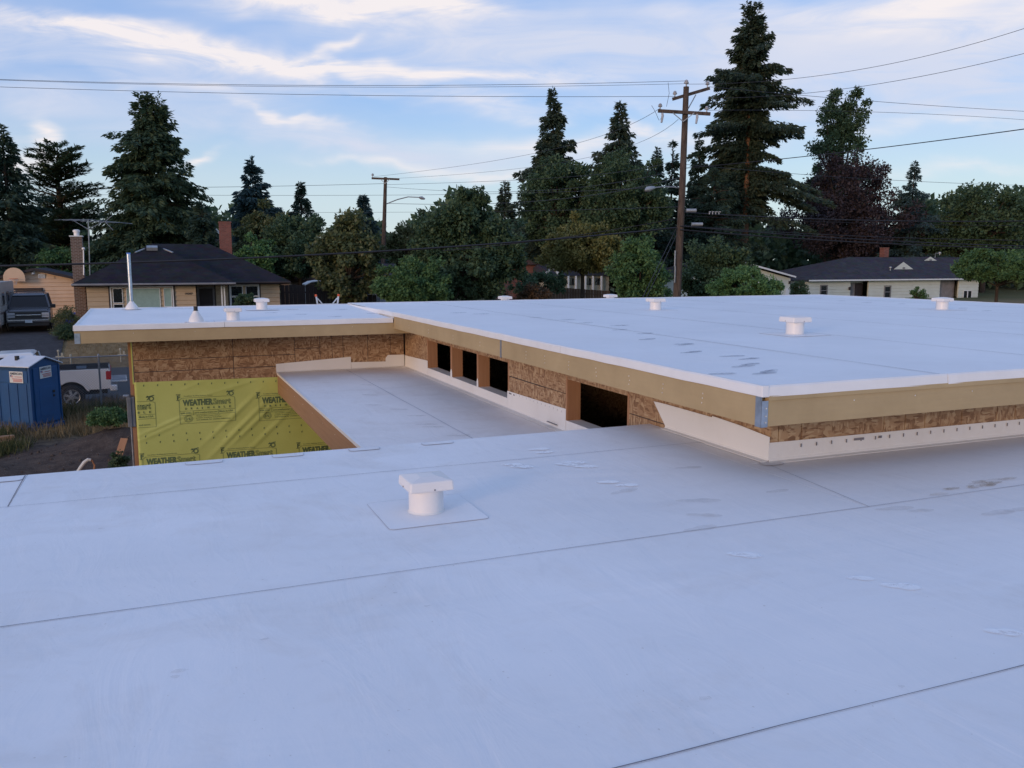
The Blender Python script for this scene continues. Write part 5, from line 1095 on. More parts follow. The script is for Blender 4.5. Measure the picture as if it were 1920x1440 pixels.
for k in range(8): bx('door_panel', 'siding_peach', gd, q.x-4.5, q.x-0.12, GY-0.072, GY-0.062, -1.68+k*0.25, -1.46+k*0.25)
bx('door_frame', 'trim_dark', GA, q.x-4.7, q.x, GY-0.085, GY-0.045, q.z-0.08, q.z+0.03); bx('door_frame', 'trim_dark', GA, q.x-0.075, q.x, GY-0.085, GY-0.045, -1.7, q.z-0.082)
# basketball backboard
q = on_y(27, 527, GY-0.5); w_ = on_y(48, 527, GY-0.5).x - on_y(7, 527, GY-0.5).x; hh_ = on_y(27, 501, GY-0.5).z - q.z
bb = thing('basketball_hoop', 'rounded tan basketball backboard with rim above the garage door', 'basketball hoop', (q.x, GY-0.5, q.z))
o = [(-w_/2, 0.0), (w_/2, 0.0)] + [(w_/2*math.cos(RAD(a)), 0.28*hh_ + 0.72*hh_*math.sin(RAD(a))) for a in range(0, 181, 15)]
MB().prism(o, lambda u, v, d: (u, d, v), -0.02, 0.02).build('backboard', 'siding_peach', bb, local=True)
ring = [(0.23*math.cos(2*math.pi*k/18), -0.28+0.23*math.sin(2*math.pi*k/18), 0.16) for k in range(19)]; MB().tube(ring, 0.012, 5, False).build('rim', 'orange_plastic', bb, local=True)
for sg in (-1, 1): MB().bar((sg*0.4, 0.02, 0.3), (sg*0.4, 0.5, 0.55), 0.05).build('bracket', 'stucco_grey', bb, local=True)
mb = MB()
for k in range(12):
    a = 2*math.pi*k/12; mb.tube([(0.22*math.cos(a), -0.28+0.22*math.sin(a), 0.155), (0.12*math.cos(a+0.4), -0.28+0.12*math.sin(a+0.4), -0.2)], 0.006, 3, False)
mb.build('net', 'trim_white', bb, local=True)

# pale house on the right
HY = 62.0; H2 = thing('house', 'pale clapboard house with dark grey hip roof behind the upper roof', 'house', (on_y(1660, 560, HY).x, HY+4, -1.9))
XX = lambda px, py=540: on_y(px, py, HY).x; ZZ = lambda px, py: on_y(px, py, HY).z
ex0, ex1 = XX(1508), XX(1822); ez = ZZ(1511, 525); wx0, wx1 = XX(1513), XX(1820)
segs = [(1513, 1594, 0), (1628, 1702, 0), (1702, 1762, 0), (1797, 1834, 0)]
for a, b, _ in segs: siding(H2, XX(a), XX(b), HY, -1.9, ez-0.12, 0.30, 'siding_white')
bx('wall', 'siding_white', H2, XX(1594)+0.005, XX(1628)-0.005, HY+0.7, HY+0.8, -1.9, ez-0.12); bx('wall', 'door_grey', H2, XX(1762)+0.005, XX(1797)-0.005, HY+0.5, HY+0.6, -1.9, ez-0.12)
bx('wall', 'siding_white', H2, wx0, XX(1834), HY+8.4, HY+8.5, -1.9, ez-0.12); bx('wall', 'siding_white', H2, wx0, wx0+0.1, HY+0.125, HY+8.39, -1.9, ez-0.12); bx('wall', 'siding_white', H2, XX(1834)-0.1, XX(1834), HY+0.125, HY+8.39, -1.9, ez-0.12)
rz = on_y(1592, 482.5, HY+4.4).z; rx0 = on_y(1592, 482.5, HY+4.4).x; rx1 = on_y(1800, 490, HY+4.4).x
r2 = hip(H2, 'roof', 'shingle_grey', ex0, XX(1850), HY-0.55, HY+9.1, ez+0.0, rx0, rx1, HY+4.4, HY+4.4, rz)
bx('eave_board', 'trim_white', r2, ex0, XX(1850), HY-0.60, HY-0.555, ez-0.13, ez-0.005)
def dormer(px0, px1, pt_, pb_, Y):
    a, b = on_y(px0, pb_, Y), on_y(px1, pb_, Y); t_ = on_y((px0+px1)/2, pt_, Y)
    o = MB().add([a, b, t_, a + Vector((0, 2.5, 0)), b + Vector((0, 2.5, 0)), t_ + Vector((0, 2.5, 0))], [(0,1,2), (5,4,3), (0,2,5,3), (1,4,5,2), (0,3,4,1)]).build('gable_dormer', 'shingle_grey', r2)
    k = 0.06; MB().add([a + Vector((0, -0.03, 0)), b + Vector((0, -0.03, 0)), t_ + Vector((0, -0.03, 0.02))], [(0, 1, 2)]).build('gable_front', 'siding_white', o, fixn=False)
    m_ = (a + b)/2 + Vector((0, -0.05, 0.12)); MB().box(m_.x-0.16, m_.x+0.16, m_.y-0.01, m_.y+0.01, m_.z, m_.z+0.16).build('louvre', 'stucco_grey', o)
dormer(1673, 1714, 492, 507, HY+1.6); dormer(1728, 1760, 482, 492, HY+3.6)
c = on_y(1659, 480, HY+4.6); zc = on_y(1659, 466, HY+4.6).z; ch = bx('chimney', 'brick_red', H2, c.x-0.30, c.x+0.30, HY+4.4, HY+5.0, rz-0.6, zc); bx('chimney_cap', 'brick_red', ch, c.x-0.33, c.x+0.33, HY+4.37, HY+5.03, zc, zc+0.07)
q = on_y(1669, 511, HY+1.3); MB().tube([q, q + Vector((0, 0, 0.42))], 0.06, 8).lathe([(0.06, 0.36), (0.13, 0.40), (0.13, 0.50), (0.04, 0.54)], tuple(q), 10).build('flue', 'lamp_metal', r2, smooth=True)
q = on_y(1753, 487, HY+4.2); MB().tube([q, q + Vector((0, 0, 0.62)), q + Vector((0.5, -0.1, 0.62)), q + Vector((0.5, -0.1, 0.45))], 0.045, 6).lathe([(0.05, 0.55), (0.15, 0.60), (0.15, 0.72), (0.05, 0.76)], tuple(q + Vector((0.5, -0.1, 0))), 10).build('roof_ventilator', 'lamp_metal', r2, smooth=True)
q = on_y(1824, 492, HY+4.2); MB().tube([q - Vector((0, 0, 0.2)), q + Vector((0, 0, 0.35))], 0.04, 6).build('vent_pipe', 'pvc_white', r2)
for px0, px1, pt_, pb_ in ((1537, 1551, 534.5, 556), (1657, 1670, 536, 560)):
    window(H2, XX(px0), XX(px1), ZZ(px0, pb_), ZZ(px0, pt_), HY, [(0.14, 0.86, 0.53, 0.90, None), (0.14, 0.86, 0.10, 0.47, None)], fr='stucco_grey')
bx('door', 'trim_dark', H2, XX(1613), XX(1627), HY+0.62, HY+0.68, -1.9, ez-0.35); bx('sidelight', 'door_grey', H2, XX(1600), XX(1612), HY+0.62, HY+0.68, -1.9, ez-0.35)
for px in (1810, 1818): window(H2, XX(px-4), XX(px+4), ZZ(px, 560), ZZ(px, 545), HY, [(0.1, 0.9, 0.08, 0.92, None)])
MB().lathe([(0.06, 0), (0.11, 0.06), (0.11, 0.22), (0.05, 0.28)], (XX(1591), HY-0.15, ZZ(1591, 544)), 8).build('wall_lamp', 'trim_dark', H2)
# small garage beside it
S2 = thing('garage', 'small white garage with low gable left of the pale house', 'garage', (on_y(1470, 560, HY).x, HY+2, -1.9))
gp = on_y(1387, 491, HY-0.5); ge = on_y(1492, 520.5, HY-0.5); gw0, gw1 = 2*gp.x - ge.x + 0.3, ge.x - 0.15
MB().add([(gw0, HY, -1.9), (gw1, HY, -1.9), (gw1, HY, ge.z-0.1), (gp.x, HY, gp.z-0.1), (gw0, HY, ge.z-0.1)] + [(gw0, HY+6, -1.9), (gw1, HY+6, -1.9), (gw1, HY+6, ge.z-0.1), (gp.x, HY+6, gp.z-0.1), (gw0, HY+6, ge.z-0.1)], [(0,1,2,3,4), (9,8,7,6,5), (0,5,6,1), (1,6,7,2), (4,3,8,9), (3,2,7,8), (0,4,9,5)]).build('wall', 'siding_white', S2)
mb = MB()
for sg in (-1, 1):
    e = Vector((gp.x + sg*(ge.x-gp.x), ge.y, ge.z)); mb.add([gp, e, e + Vector((0, 7, 0)), gp + Vector((0, 7, 0)), gp + Vector((0, 0, 0.1)), e + Vector((0, 0, 0.1)), e + Vector((0, 7, 0.1)), gp + Vector((0, 7, 0.1))], [(0,3,2,1),(4,5,6,7),(0,1,5,4),(1,2,6,5),(2,3,7,6),(3,0,4,7)])
mb.build('roof', 'shingle_grey', S2); mb = MB()
for sg in (-1, 1): e = Vector((gp.x + sg*(ge.x-gp.x), ge.y-0.03, ge.z+0.03)); mb.bar(gp + Vector((0, -0.03, 0.03)), e, 0.05, 0.14)
mb.build('bargeboard', 'trim_white', S2)
q = on_y(1476, 538, HY); bx('window', 'trim_white', S2, q.x-0.2, q.x+0.2, HY-0.04, HY-0.01, -1.3, -0.55); bx('wall_lamp', 'trim_dark', S2, q.x+0.12, q.x+0.24, HY-0.12, HY-0.01, q.z+0.25, q.z+0.5)

# cream house glimpsed in the middle, brown house, grey house, far roofs
def small_house(label, px0, px1, peak_px, peak_py, eave_py, Y, wall, roof, trim, zg=-1.8, gable_side='front', depth=6):
    a, b = on_y(px0, eave_py, Y), on_y(px1, eave_py, Y); p = on_y(peak_px, peak_py, Y)
    t = thing('house', label, 'house', ((a.x+b.x)/2, Y+depth/2, zg))
    if gable_side == 'front':
        MB().add([(a.x, Y, zg), (b.x, Y, zg), (b.x, Y, b.z), (p.x, Y, p.z), (a.x, Y, a.z), (a.x, Y+depth, zg), (b.x, Y+depth, zg), (b.x, Y+depth, b.z), (p.x, Y+depth, p.z), (a.x, Y+depth, a.z)], [(0,1,2,3,4), (9,8,7,6,5), (0,5,6,1), (1,6,7,2), (4,3,8,9), (3,2,7,8), (0,4,9,5)]).build('wall', wall, t)
        mb = MB(); bb_ = MB()
        for e in (a, b):
            ee = e + (e - p)*0.12; mb.add([(p.x, Y-0.3, p.z), (ee.x, Y-0.3, ee.z), (ee.x, Y+depth, ee.z), (p.x, Y+depth, p.z), (p.x, Y-0.3, p.z+0.1), (ee.x, Y-0.3, ee.z+0.1), (ee.x, Y+depth, ee.z+0.1), (p.x, Y+depth, p.z+0.1)], [(0,3,2,1),(4,5,6,7),(0,1,5,4),(1,2,6,5),(2,3,7,6),(3,0,4,7)])
            bb_.bar((p.x, Y-0.33, p.z+0.02), (ee.x, Y-0.33, ee.z+0.02), 0.05, 0.18)
        mb.build('roof', roof, t); bb_.build('bargeboard', trim, t)
    else:
        bx('wall', wall, t, a.x, b.x, Y, Y+depth, zg, a.z-0.01)
        MB().add([(a.x-0.3, Y-0.4, a.z), (b.x+0.3, Y-0.4, a.z), (b.x+0.3, Y+depth+0.4, a.z), (a.x-0.3, Y+depth+0.4, a.z), (a.x-0.3, Y+depth/2, p.z), (b.x+0.3, Y+depth/2, p.z)], [(0,1,5,4), (2,3,4,5), (1,2,5), (3,0,4), (3,2,1,0)]).build('roof', roof, t)
    return t
plain('siding_cream', (0.38, 0.36, 0.28), 0.7)
mh = small_house('cream house with white porch posts behind the golden-green tree', 1040, 1142, 1090, 496, 517, 68, 'siding_cream', 'shingle_grey', 'trim_white', gable_side='side')
for px in (1066, 1080, 1098, 1112, 1128): q = on_y(px, 530, 67.6); bx('porch_post', 'trim_white', mh, q.x-0.07, q.x+0.07, 67.6, 67.72, -1.8, on_y(px, 517.5, 67.6).z)
e0, e1, e2 = on_y(1022, 515, 66.5), on_y(1037, 500, 66.5), on_y(1048, 515, 66.5); MB().bar(e0, e1, 0.10, 0.20).bar(e1, e2, 0.10, 0.20).build('porch_gable', 'trim_white', mh)
for px in (1072, 1104, 1121): q = on_y(px, 528, 68); bx('window', 'glass_dark', mh, q.x-0.3, q.x+0.3, 67.95, 67.985, q.z-0.3, q.z+0.3)
small_house('red-brown house half hidden left of the golden-green tree', 962, 1006, 985, 485, 496, 72, 'brick_red', 'shingle_brown', 'trim_dark', gable_side='side')
small_house('grey house gable peeping behind the red chimney', 386, 420, 404, 430, 448, 74, 'stucco_grey', 'shingle_grey', 'trim_white')
small_house('grey-roofed house behind the bright green bush', 488, 520, 505, 456, 476, 72, 'stucco_grey', 'shingle_grey', 'trim_dark', gable_side='side')
small_house('brown-roofed shed behind the dark fence', 546, 590, 566, 508, 528, 64, 'brick_brown', 'shingle_brown', 'trim_dark', gable_side='side')
small_house('grey cottage glimpsed left of the big dark tree', 712, 752, 730, 494, 524, 72, 'stucco_grey', 'shingle_grey', 'trim_white', gable_side='side')
cn = on_y(600, 535, 58); t = thing('garden_canopy', 'white arched canopy behind the dark fence', 'canopy', (cn.x, 58, -1.7))
pts = [on_y(573, 534.5, 58), on_y(584, 529, 58), on_y(598, 527, 58), on_y(614, 528.5, 58), on_y(627, 535, 58)]
MB().add([p + Vector((0, dy, dz)) for dz in (0, 0.06) for p in pts for dy in (0, 1.6)], [(2*i+o, 2*i+2+o, 2*i+3+o, 2*i+1+o) for o in (0, 10) for i in range(4)] + [(2*i, 2*i+10, 2*i+12, 2*i+2) for i in range(4)]).build('roof', 'trim_white', t, fixn=False)
for p in (pts[0], pts[-1]): MB().bar((p.x, 58.1, -1.7), (p.x, 58.1, p.z), 0.06).build('post', 'trim_white', t)

# ------------------------------------------------------------------ fences
mk_wood('fence_dark', (0.028, 0.022, 0.022), (0.060, 0.047, 0.043), 'z', 0.9); mk_wood('fence_cedar', (0.10, 0.062, 0.042), (0.20, 0.125, 0.082), 'z', 0.9)
def board_fence(label, px0, py0, px1, py1, Y0, Y1, mat, bw, zg=-1.8, cap=False):
    a, b = on_y(px0, py0, Y0), on_y(px1, py1, Y1); t = thing('board_fence', label, 'fence', (a.x, a.y, zg)); d = Vector((b.x-a.x, b.y-a.y, 0)); n = int(d.length / bw); u = d.normalized(); r = Vector((-u.y, u.x, 0))*0.012
    for i in range(n):
        p = a + (b - a)*(i/n); q = a + (b - a)*((i+0.93)/n); zt = p.z + random.uniform(-0.015, 0.015); j = r*random.uniform(0.4, 1.6)
        MB().hexa([Vector((p.x, p.y, zg))-j, Vector((q.x, q.y, zg))-j, Vector((q.x, q.y, zg))+r, Vector((p.x, p.y, zg))+r], [Vector((p.x, p.y, zt))-j, Vector((q.x, q.y, zt))-j, Vector((q.x, q.y, zt))+r, Vector((p.x, p.y, zt))+r]).build('board', mat, t, fixn=False)
    for f in (0.25, 0.8): MB().bar((a.x, a.y+0.05, zg+(a.z-zg)*f), (b.x, b.y+0.05, zg+(b.z-zg)*f), 0.05, 0.09).build('rail', mat, t)
board_fence('tall dark board fence right of the tan house', 526, 534, 640, 534, 53, 53, 'fence_dark', 0.24)
board_fence('lower dark board fence below the loose olive-brown tree', 641, 552, 706, 553, 52, 52, 'fence_dark', 0.24)
board_fence('brown cedar fence below the cream house', 1032, 538, 1144, 546, 58, 55, 'fence_cedar', 0.20)

# ------------------------------------------------------------------ vehicles
plain('paint_white', (0.66, 0.67, 0.68), 0.22, 0, 0.6, 0.04); plain('paint_dark', (0.085, 0.090, 0.105), 0.25, 0.35, 0.6, 0.1); plain('chrome', (0.62, 0.64, 0.66), 0.18, 0.9); plain('car_glass', (0.006, 0.009, 0.014), 0.08, 0, 0.3)
plain('red_lens', (0.42, 0.012, 0.014), 0.2); plain('lamp_lens', (0.42, 0.43, 0.45), 0.15); plain('bed_liner', (0.016, 0.017, 0.020), 0.8); plain('alloy', (0.50, 0.52, 0.54), 0.3, 0.6); plain('plate', (0.45, 0.50, 0.55), 0.5); plain('decal', (0.22, 0.27, 0.34), 0.5, 0, 0.5, 0.5, 30)
def wheel(par, x, y, r, w, side, spokes=6):
    """axle along y; side -1: outer face towards -y"""
    t = MB().lathe([(r*0.60, -w/2), (r*0.90, -w/2), (r, -w*0.32), (r, w*0.32), (r*0.90, w/2), (r*0.60, w/2)], (x, y, r), 28, 'y').build('wheel', 'black_rubber', par, smooth=True, local=True)
    f = y + side*(w*0.5 - 0.024); g = y + side*(w*0.5 + 0.052)
    MB().lathe([(r*0.63, 0), (r*0.60, side*0.03), (r*0.55, side*0.0), (r*0.2, -side*0.05)], (x, f + side*0.03, r), 28, 'y').build('rim', 'steel_dark', t, smooth=True, local=True)
    mb = MB()
    for k in range(spokes):
        a = 2*math.pi*k/spokes + 0.3; c, s_ = math.cos(a), math.sin(a)
        mb.bar((x + c*r*0.10, g - side*0.015, r + s_*r*0.10), (x + c*r*0.58, g - side*0.03, r + s_*r*0.58), r*0.20, 0.03, up=(0, side, 0))
    n = 28; ro, ri = r*0.64, r*0.55; vs = []
    for k in range(n):
        a = 2*math.pi*k/n; vs += [(x+ro*math.cos(a), g-side*0.012, r+ro*math.sin(a)), (x+ri*math.cos(a), g-side*0.035, r+ri*math.sin(a))]
    mb.add(vs, [(2*k, 2*k+1, (2*k+3) % (2*n), (2*k+2) % (2*n)) for k in range(n)]); mb.lathe([(r*0.17, 0), (r*0.15, side*0.02), (0.01, side*0.025)], (x, g-side*0.02, r), 14, 'y')
    mb.build('spokes', 'alloy', t, local=True, fixn=False); return t
def arch_profile(outline, arches):
    """outline along the bottom from rear to front is broken by round wheel arches (cx, r, bottom z)"""
    pts = []
    for cx, r, zb, zc in arches:
        a0 = math.asin(max(-1, min(1, (zb - zc)/r))); 
        for k in range(11):
            a = math.pi - a0 - (math.pi - 2*a0)*k/10; pts.append((cx + r*math.cos(a), zc + r*math.sin(a)))
    return pts + outline
# --- white pickup: +x is forward, rear axle at x = 0
wc = on_y(133, 755, 32.3); tz = ground_z(wc.x, 33)
T = thing('pickup_truck', 'white pickup truck with its tailgate down beside the blue portable toilet', 'pickup truck', (wc.x, 33.25, tz+0.01), math.pi + RAD(2.5))
def fnp(side): return lambda u, v, w: (u, side*(0.95 - w), v)
for sd in (1, -1):
    pf_ = arch_profile([(0.80, 0.62), (0.80, 1.28), (0.70, 1.30), (-1.18, 1.30), (-1.22, 1.22), (-1.22, 0.62), (-1.0, 0.60)], [(0.0, 0.50, 0.60, 0.42)])
    MB().prism(pf_, fnp(sd), 0.0, 0.07).build('bed_side', 'paint_white', T, bevel=0.012, local=True)
    fl = [(0.56*math.cos(a), 0.42 + 0.56*math.sin(a)) for a in [math.pi*k/14 for k in range(15)]] + [(0.49*math.cos(a), 0.42 + 0.49*math.sin(a)) for a in [math.pi*k/14 for k in range(14, -1, -1)]]
    MB().prism([(u, max(v, 0.56)) for u, v in fl], fnp(sd), -0.022, 0.03).build('wheel_arch', 'paint_white', T, local=True)
    MB().box(-1.20, 0.78, sd*0.83-0.045, sd*0.83+0.045, 1.302, 1.325).build('bed_rail_cap', 'bed_liner', T, local=True); MB().box(-1.16, 0.78, sd*0.80-0.03, sd*0.80+0.03, 0.80, 1.299).build('bed_liner', 'bed_liner', T, local=True)
    MB().box(-1.245, -1.08, sd*0.93-0.035, sd*0.93+0.035, 0.92, 1.22).build('tail_light', 'red_lens', T, bevel=0.02, local=True)
    pf_ = arch_profile([(4.35, 0.60), (4.45, 0.85), (4.40, 1.10), (3.1, 1.18), (0.82, 1.24), (0.82, 0.60)], [(3.70, 0.50, 0.60, 0.42)])
    MB().prism([(u, v) for u, v in pf_], fnp(sd), 0.0, 0.10).build('cab_side', 'paint_white', T, bevel=0.02, local=True)
    MB().prism([(0.98, 1.25), (2.85, 1.22), (2.30, 1.74), (1.12, 1.78)], fnp(sd), 0.055, 0.11).build('side_window', 'car_glass', T, local=True)
    MB().box(2.75, 2.95, sd*1.08-0.1, sd*1.08+0.1, 1.22, 1.42).build('mirror', 'black', T, bevel=0.03, local=True)
    MB().box(4.30, 4.46, sd*0.78-0.12, sd*0.78+0.12, 0.86, 1.06).build('headlight', 'lamp_lens', T, bevel=0.03, local=True)
    for x in (1.0, 1.95): MB().box(x+0.02, x+0.16, sd*0.965-0.012, sd*0.965+0.012, 1.10, 1.13).build('door_handle', 'chrome', T, local=True)
MB().box(-1.16, 0.78, -0.77, 0.77, 0.74, 0.80).build('bed_floor', 'bed_liner', T, local=True); MB().box(0.72, 0.80, -0.80, 0.80, 0.70, 1.30).build('bed_front', 'bed_liner', T, local=True)
MB().box(-1.74, -1.23, -0.76, 0.76, 0.80, 0.86).build('tailgate', 'paint_white', T, bevel=0.015, local=True); MB().box(-1.70, -1.26, -0.70, 0.70, 0.862, 0.872).build('tailgate_liner', 'stucco_grey', T, local=True)
MB().box(-1.42, -1.18, -0.96, 0.96, 0.52, 0.72).build('bumper', 'paint_white', T, bevel=0.04, local=True)
MB().hexa([(0.82, -0.86, 1.2), (3.0, -0.86, 1.18), (3.0, 0.86, 1.18), (0.82, 0.86, 1.2)], [(1.02, -0.70, 1.86), (2.22, -0.70, 1.84), (2.22, 0.70, 1.84), (1.02, 0.70, 1.86)]).build('cab_glass', 'car_glass', T, local=True)
MB().hexa([(0.98, -0.76, 1.80), (2.34, -0.76, 1.78), (2.34, 0.76, 1.78), (0.98, 0.76, 1.80)], [(1.12, -0.64, 1.93), (2.12, -0.64, 1.91), (2.12, 0.64, 1.91), (1.12, 0.64, 1.93)]).build('roof', 'paint_white', T, bevel=0.05, local=True)
for sd in (1, -1):
    for a, b, w in (((0.86, sd*0.85, 1.22), (1.06, sd*0.72, 1.84), 0.14), ((2.02, sd*0.85, 1.22), (1.80, sd*0.72, 1.84), 0.09), ((2.92, sd*0.85, 1.20), (2.28, sd*0.72, 1.82), 0.08)): MB().bar(a, b, w, 0.07).build('pillar', 'paint_white', T, local=True)
MB().hexa([(2.95, -0.86, 1.0), (4.42, -0.84, 1.0), (4.42, 0.84, 1.0), (2.95, 0.86, 1.0)], [(2.95, -0.84, 1.22), (4.30, -0.78, 1.12), (4.30, 0.78, 1.12), (2.95, 0.84, 1.22)]).build('hood', 'paint_white', T, bevel=0.04, local=True)
MB().box(4.38, 4.48, -0.62, 0.62, 0.70, 1.08).build('grille', 'chrome', T, bevel=0.02, local=True); MB().box(4.36, 4.56, -0.92, 0.92, 0.48, 0.68).build('bumper', 'paint_white', T, bevel=0.05, local=True)
MB().box(-1.1, 4.3, -0.72, 0.72, 0.42, 0.60).build('chassis', 'black', T, local=True)
MB().box(-0.45, -0.13, -0.762, -0.757, 1.08, 1.26).build('window_decal', 'decal', T, local=True)
for x in (0.0, 3.70):
    for sd in (1, -1): wheel(T, x, sd*0.83, 0.40, 0.26, sd)
# --- dark SUV nose-on in the driveway: -y is forward
sn = on_y(57, 610, 49.6); szg = ground_z(sn.x, 51.5)
S = thing('suv', 'dark grey sport utility vehicle facing out of the driveway', 'car', (sn.x-0.12, 50.4, szg+0.06), RAD(4.5))
side = arch_profile([(4.35, 0.55), (4.42, 1.05), (4.25, 1.12), (0.15, 1.12), (-0.72, 1.02), (-0.80, 0.75), (-0.76, 0.52)][::-1][::-1], [])
def fns(u, v, w): return (w, u, v)
pf_ = [(-0.72, 0.42)] + [(0.0 + 0.46*math.cos(a), 0.40 + 0.46*math.sin(a)) for a in [math.pi - math.pi*k/10 for k in range(11)]] + [(2.95 + 0.46*math.cos(a), 0.40 + 0.46*math.sin(a)) for a in [math.pi - math.pi*k/10 for k in range(11)]] + [(4.3, 0.42), (4.40, 0.80), (4.34, 1.14), (0.75, 1.14), (0.55, 1.12), (-0.62, 1.04), (-0.78, 0.94), (-0.80, 0.60)]
for sd in (1, -1): MB().prism(pf_, lambda u, v, w: (sd*w, u, v), 0.86, 0.99).build('body_side', 'paint_dark', S, bevel=0.025, local=True)
MB().box(-0.86, 0.86, -0.66, 4.3, 0.42, 1.0).build('body', 'paint_dark', S, local=True)
MB().hexa([(-0.92, -0.74, 0.98), (0.92, -0.74, 0.98), (0.95, 0.60, 1.0), (-0.95, 0.60, 1.0)], [(-0.84, -0.66, 1.07), (0.84, -0.66, 1.07), (0.90, 0.62, 1.16), (-0.90, 0.62, 1.16)]).build('hood', 'paint_dark', S, bevel=0.04, local=True)
MB().hexa([(-0.92, 0.56, 1.13), (0.92, 0.56, 1.13), (0.92, 4.32, 1.13), (-0.92, 4.32, 1.13)], [(-0.76, 1.25, 1.76), (0.76, 1.25, 1.76), (0.78, 4.12, 1.78), (-0.78, 4.12, 1.78)]).build('cabin_glass', 'car_glass', S, bevel=0.03, local=True)
MB().hexa([(-0.80, 1.16, 1.74), (0.80, 1.16, 1.74), (0.82, 4.18, 1.76), (-0.82, 4.18, 1.76)], [(-0.70, 1.42, 1.85), (0.70, 1.42, 1.85), (0.72, 4.0, 1.87), (-0.72, 4.0, 1.87)]).build('roof', 'paint_dark', S, bevel=0.04, local=True)
for sd in (1, -1):
    for a, b in (((sd*0.93, 0.56, 1.12), (sd*0.78, 1.24, 1.78)), ((sd*0.945, 2.05, 1.12), (sd*0.80, 2.0, 1.78)), ((sd*0.945, 3.2, 1.12), (sd*0.80, 3.15, 1.78)), ((sd*0.945, 4.28, 1.12), (sd*0.80, 4.1, 1.78))): MB().bar(a, b, 0.09).build('pillar', 'paint_dark', S, local=True)
    MB().box(sd*1.10-0.12, sd*1.10+0.12, 0.62, 0.78, 1.10, 1.30).build('mirror', 'black', S, bevel=0.03, local=True)
    MB().box(sd*0.76-0.17, sd*0.76+0.17, -0.835, -0.70, 0.80, 0.93).build('headlight', 'lamp_lens', S, bevel=0.02, local=True); MB().box(sd*0.76-0.17, sd*0.76+0.17, -0.83, -0.70, 0.69, 0.785).build('turn_signal', 'lamp_lens', S, bevel=0.02, local=True)
    MB().bar((sd*0.66, 1.5, 1.93), (sd*0.68, 3.9, 1.95), 0.045).build('roof_rail', 'black', S, local=True)
    for y in (0.0, 2.95):
        w = MB().lathe([(0.22, -0.12), (0.34, -0.12), (0.385, -0.07), (0.385, 0.07), (0.34, 0.12), (0.22, 0.12)], (sd*0.88, y, 0.385), 24, 'x').build('wheel', 'black_rubber', S, smooth=True, local=True)
        MB().lathe([(0.24, 0), (0.22, sd*0.02), (0.05, sd*0.03)], (sd*1.001, y, 0.385), 20, 'x').build('rim', 'alloy', w, smooth=True, local=True)
MB().bar((-0.64, 1.9, 1.94), (0.64, 1.9, 1.94), 0.04).bar((-0.64, 3.2, 1.95), (0.64, 3.2, 1.95), 0.04).build('roof_rack_bar', 'black', S, local=True)
MB().box(-0.58, 0.58, -0.825, -0.70, 0.68, 0.95).build('grille', 'black', S, local=True); MB().box(-0.57, 0.57, -0.85, -0.826, 0.80, 0.85).build('grille_bar', 'chrome', S, bevel=0.01, local=True)
MB().prism([(-0.14, 0.825), (-0.10, 0.855), (0.06, 0.855), (0.06, 0.875), (0.10, 0.855), (0.14, 0.825), (0.10, 0.795), (-0.06, 0.795)], lambda u, v, w: (u, w, v), -0.868, -0.853).build('emblem', 'chrome', S, local=True)
MB().box(-0.98, 0.98, -0.98, -0.74, 0.44, 0.62).build('bumper', 'paint_dark', S, bevel=0.04, local=True); MB().box(-0.92, 0.92, -0.99, -0.975, 0.545, 0.60).build('bumper_trim', 'chrome', S, local=True)
MB().box(-0.16, 0.16, -1.0, -0.985, 0.44, 0.58).build('number_plate', 'plate', S, local=True); MB().box(-0.9, 0.9, -0.9, -0.72, 0.28, 0.44).build('air_dam', 'black', S, local=True)
for sd in (1, -1): MB().bar((sd*0.1, 0.66, 1.19), (sd*0.55, 0.72, 1.21), 0.02).build('wiper', 'black', S, local=True)
# --- travel trailer at the picture edge
cq = on_y(27, 560, 53.6)
K = thing('travel_trailer', 'old white travel trailer at the left picture edge beside the dark vehicle', 'trailer', (cq.x, 48.4, ground_z(cq.x, 50.5)+0.02), 0)
plain('trailer_skin', (0.42, 0.41, 0.38), 0.45, 0.1, 0.5, 0.12); plain('trailer_stripe', (0.13, 0.10, 0.09), 0.5)
o = rrect(-5.2, 0.0, 0.45, 2.55, 0.28); MB().prism(o, lambda u, v, w: (w, -u, v), -2.3, 0.0).build('shell', 'trailer_skin', K, local=True)
for k in range(13): MB().box(0.0, 0.015, 0.28, 4.9, 0.58+k*0.14, 0.585+k*0.14+0.015).build('ridge', 'trailer_skin', K, local=True)
for k in range(13): MB().box(-2.05, -0.25, -0.014, 0.0, 0.72+k*0.13, 0.735+k*0.13).build('ridge', 'trailer_skin', K, local=True)
for y0, y1 in ((0.9, 1.7), (2.2, 3.1)): 
    w = MB().box(0.014, 0.04, y0, y1, 1.40, 2.05).build('window', 'chrome', K, local=True); MB().box(0.041, 0.046, y0+0.05, y1-0.05, 1.45, 2.0).build('pane', 'car_glass', w, local=True)
w = MB().box(-1.6, -0.8, -0.045, -0.015, 1.35, 1.95).build('window', 'chrome', K, local=True); MB().box(-1.55, -0.85, -0.052, -0.046, 1.4, 1.9).build('pane', 'car_glass', w, local=True)
MB().box(0.0155, 0.02, 0.3, 4.9, 0.98, 1.08).build('stripe', 'trailer_stripe', K, local=True); MB().box(-2.05, -0.25, -0.02, -0.0155, 0.98, 1.10).build('stripe', 'trailer_stripe', K, local=True)
for k in range(7): a, b = RAD(50+40*k), RAD(50+40*(k+1)); MB().bar((0.03, 3.75+0.25*math.cos(a), 1.72+0.26*math.sin(a)), (0.03, 3.75+0.25*math.cos(b), 1.72+0.26*math.sin(b)), 0.02, 0.08, up=(1, 0, 0)).build('letter_stroke', 'trailer_stripe', K, local=True)
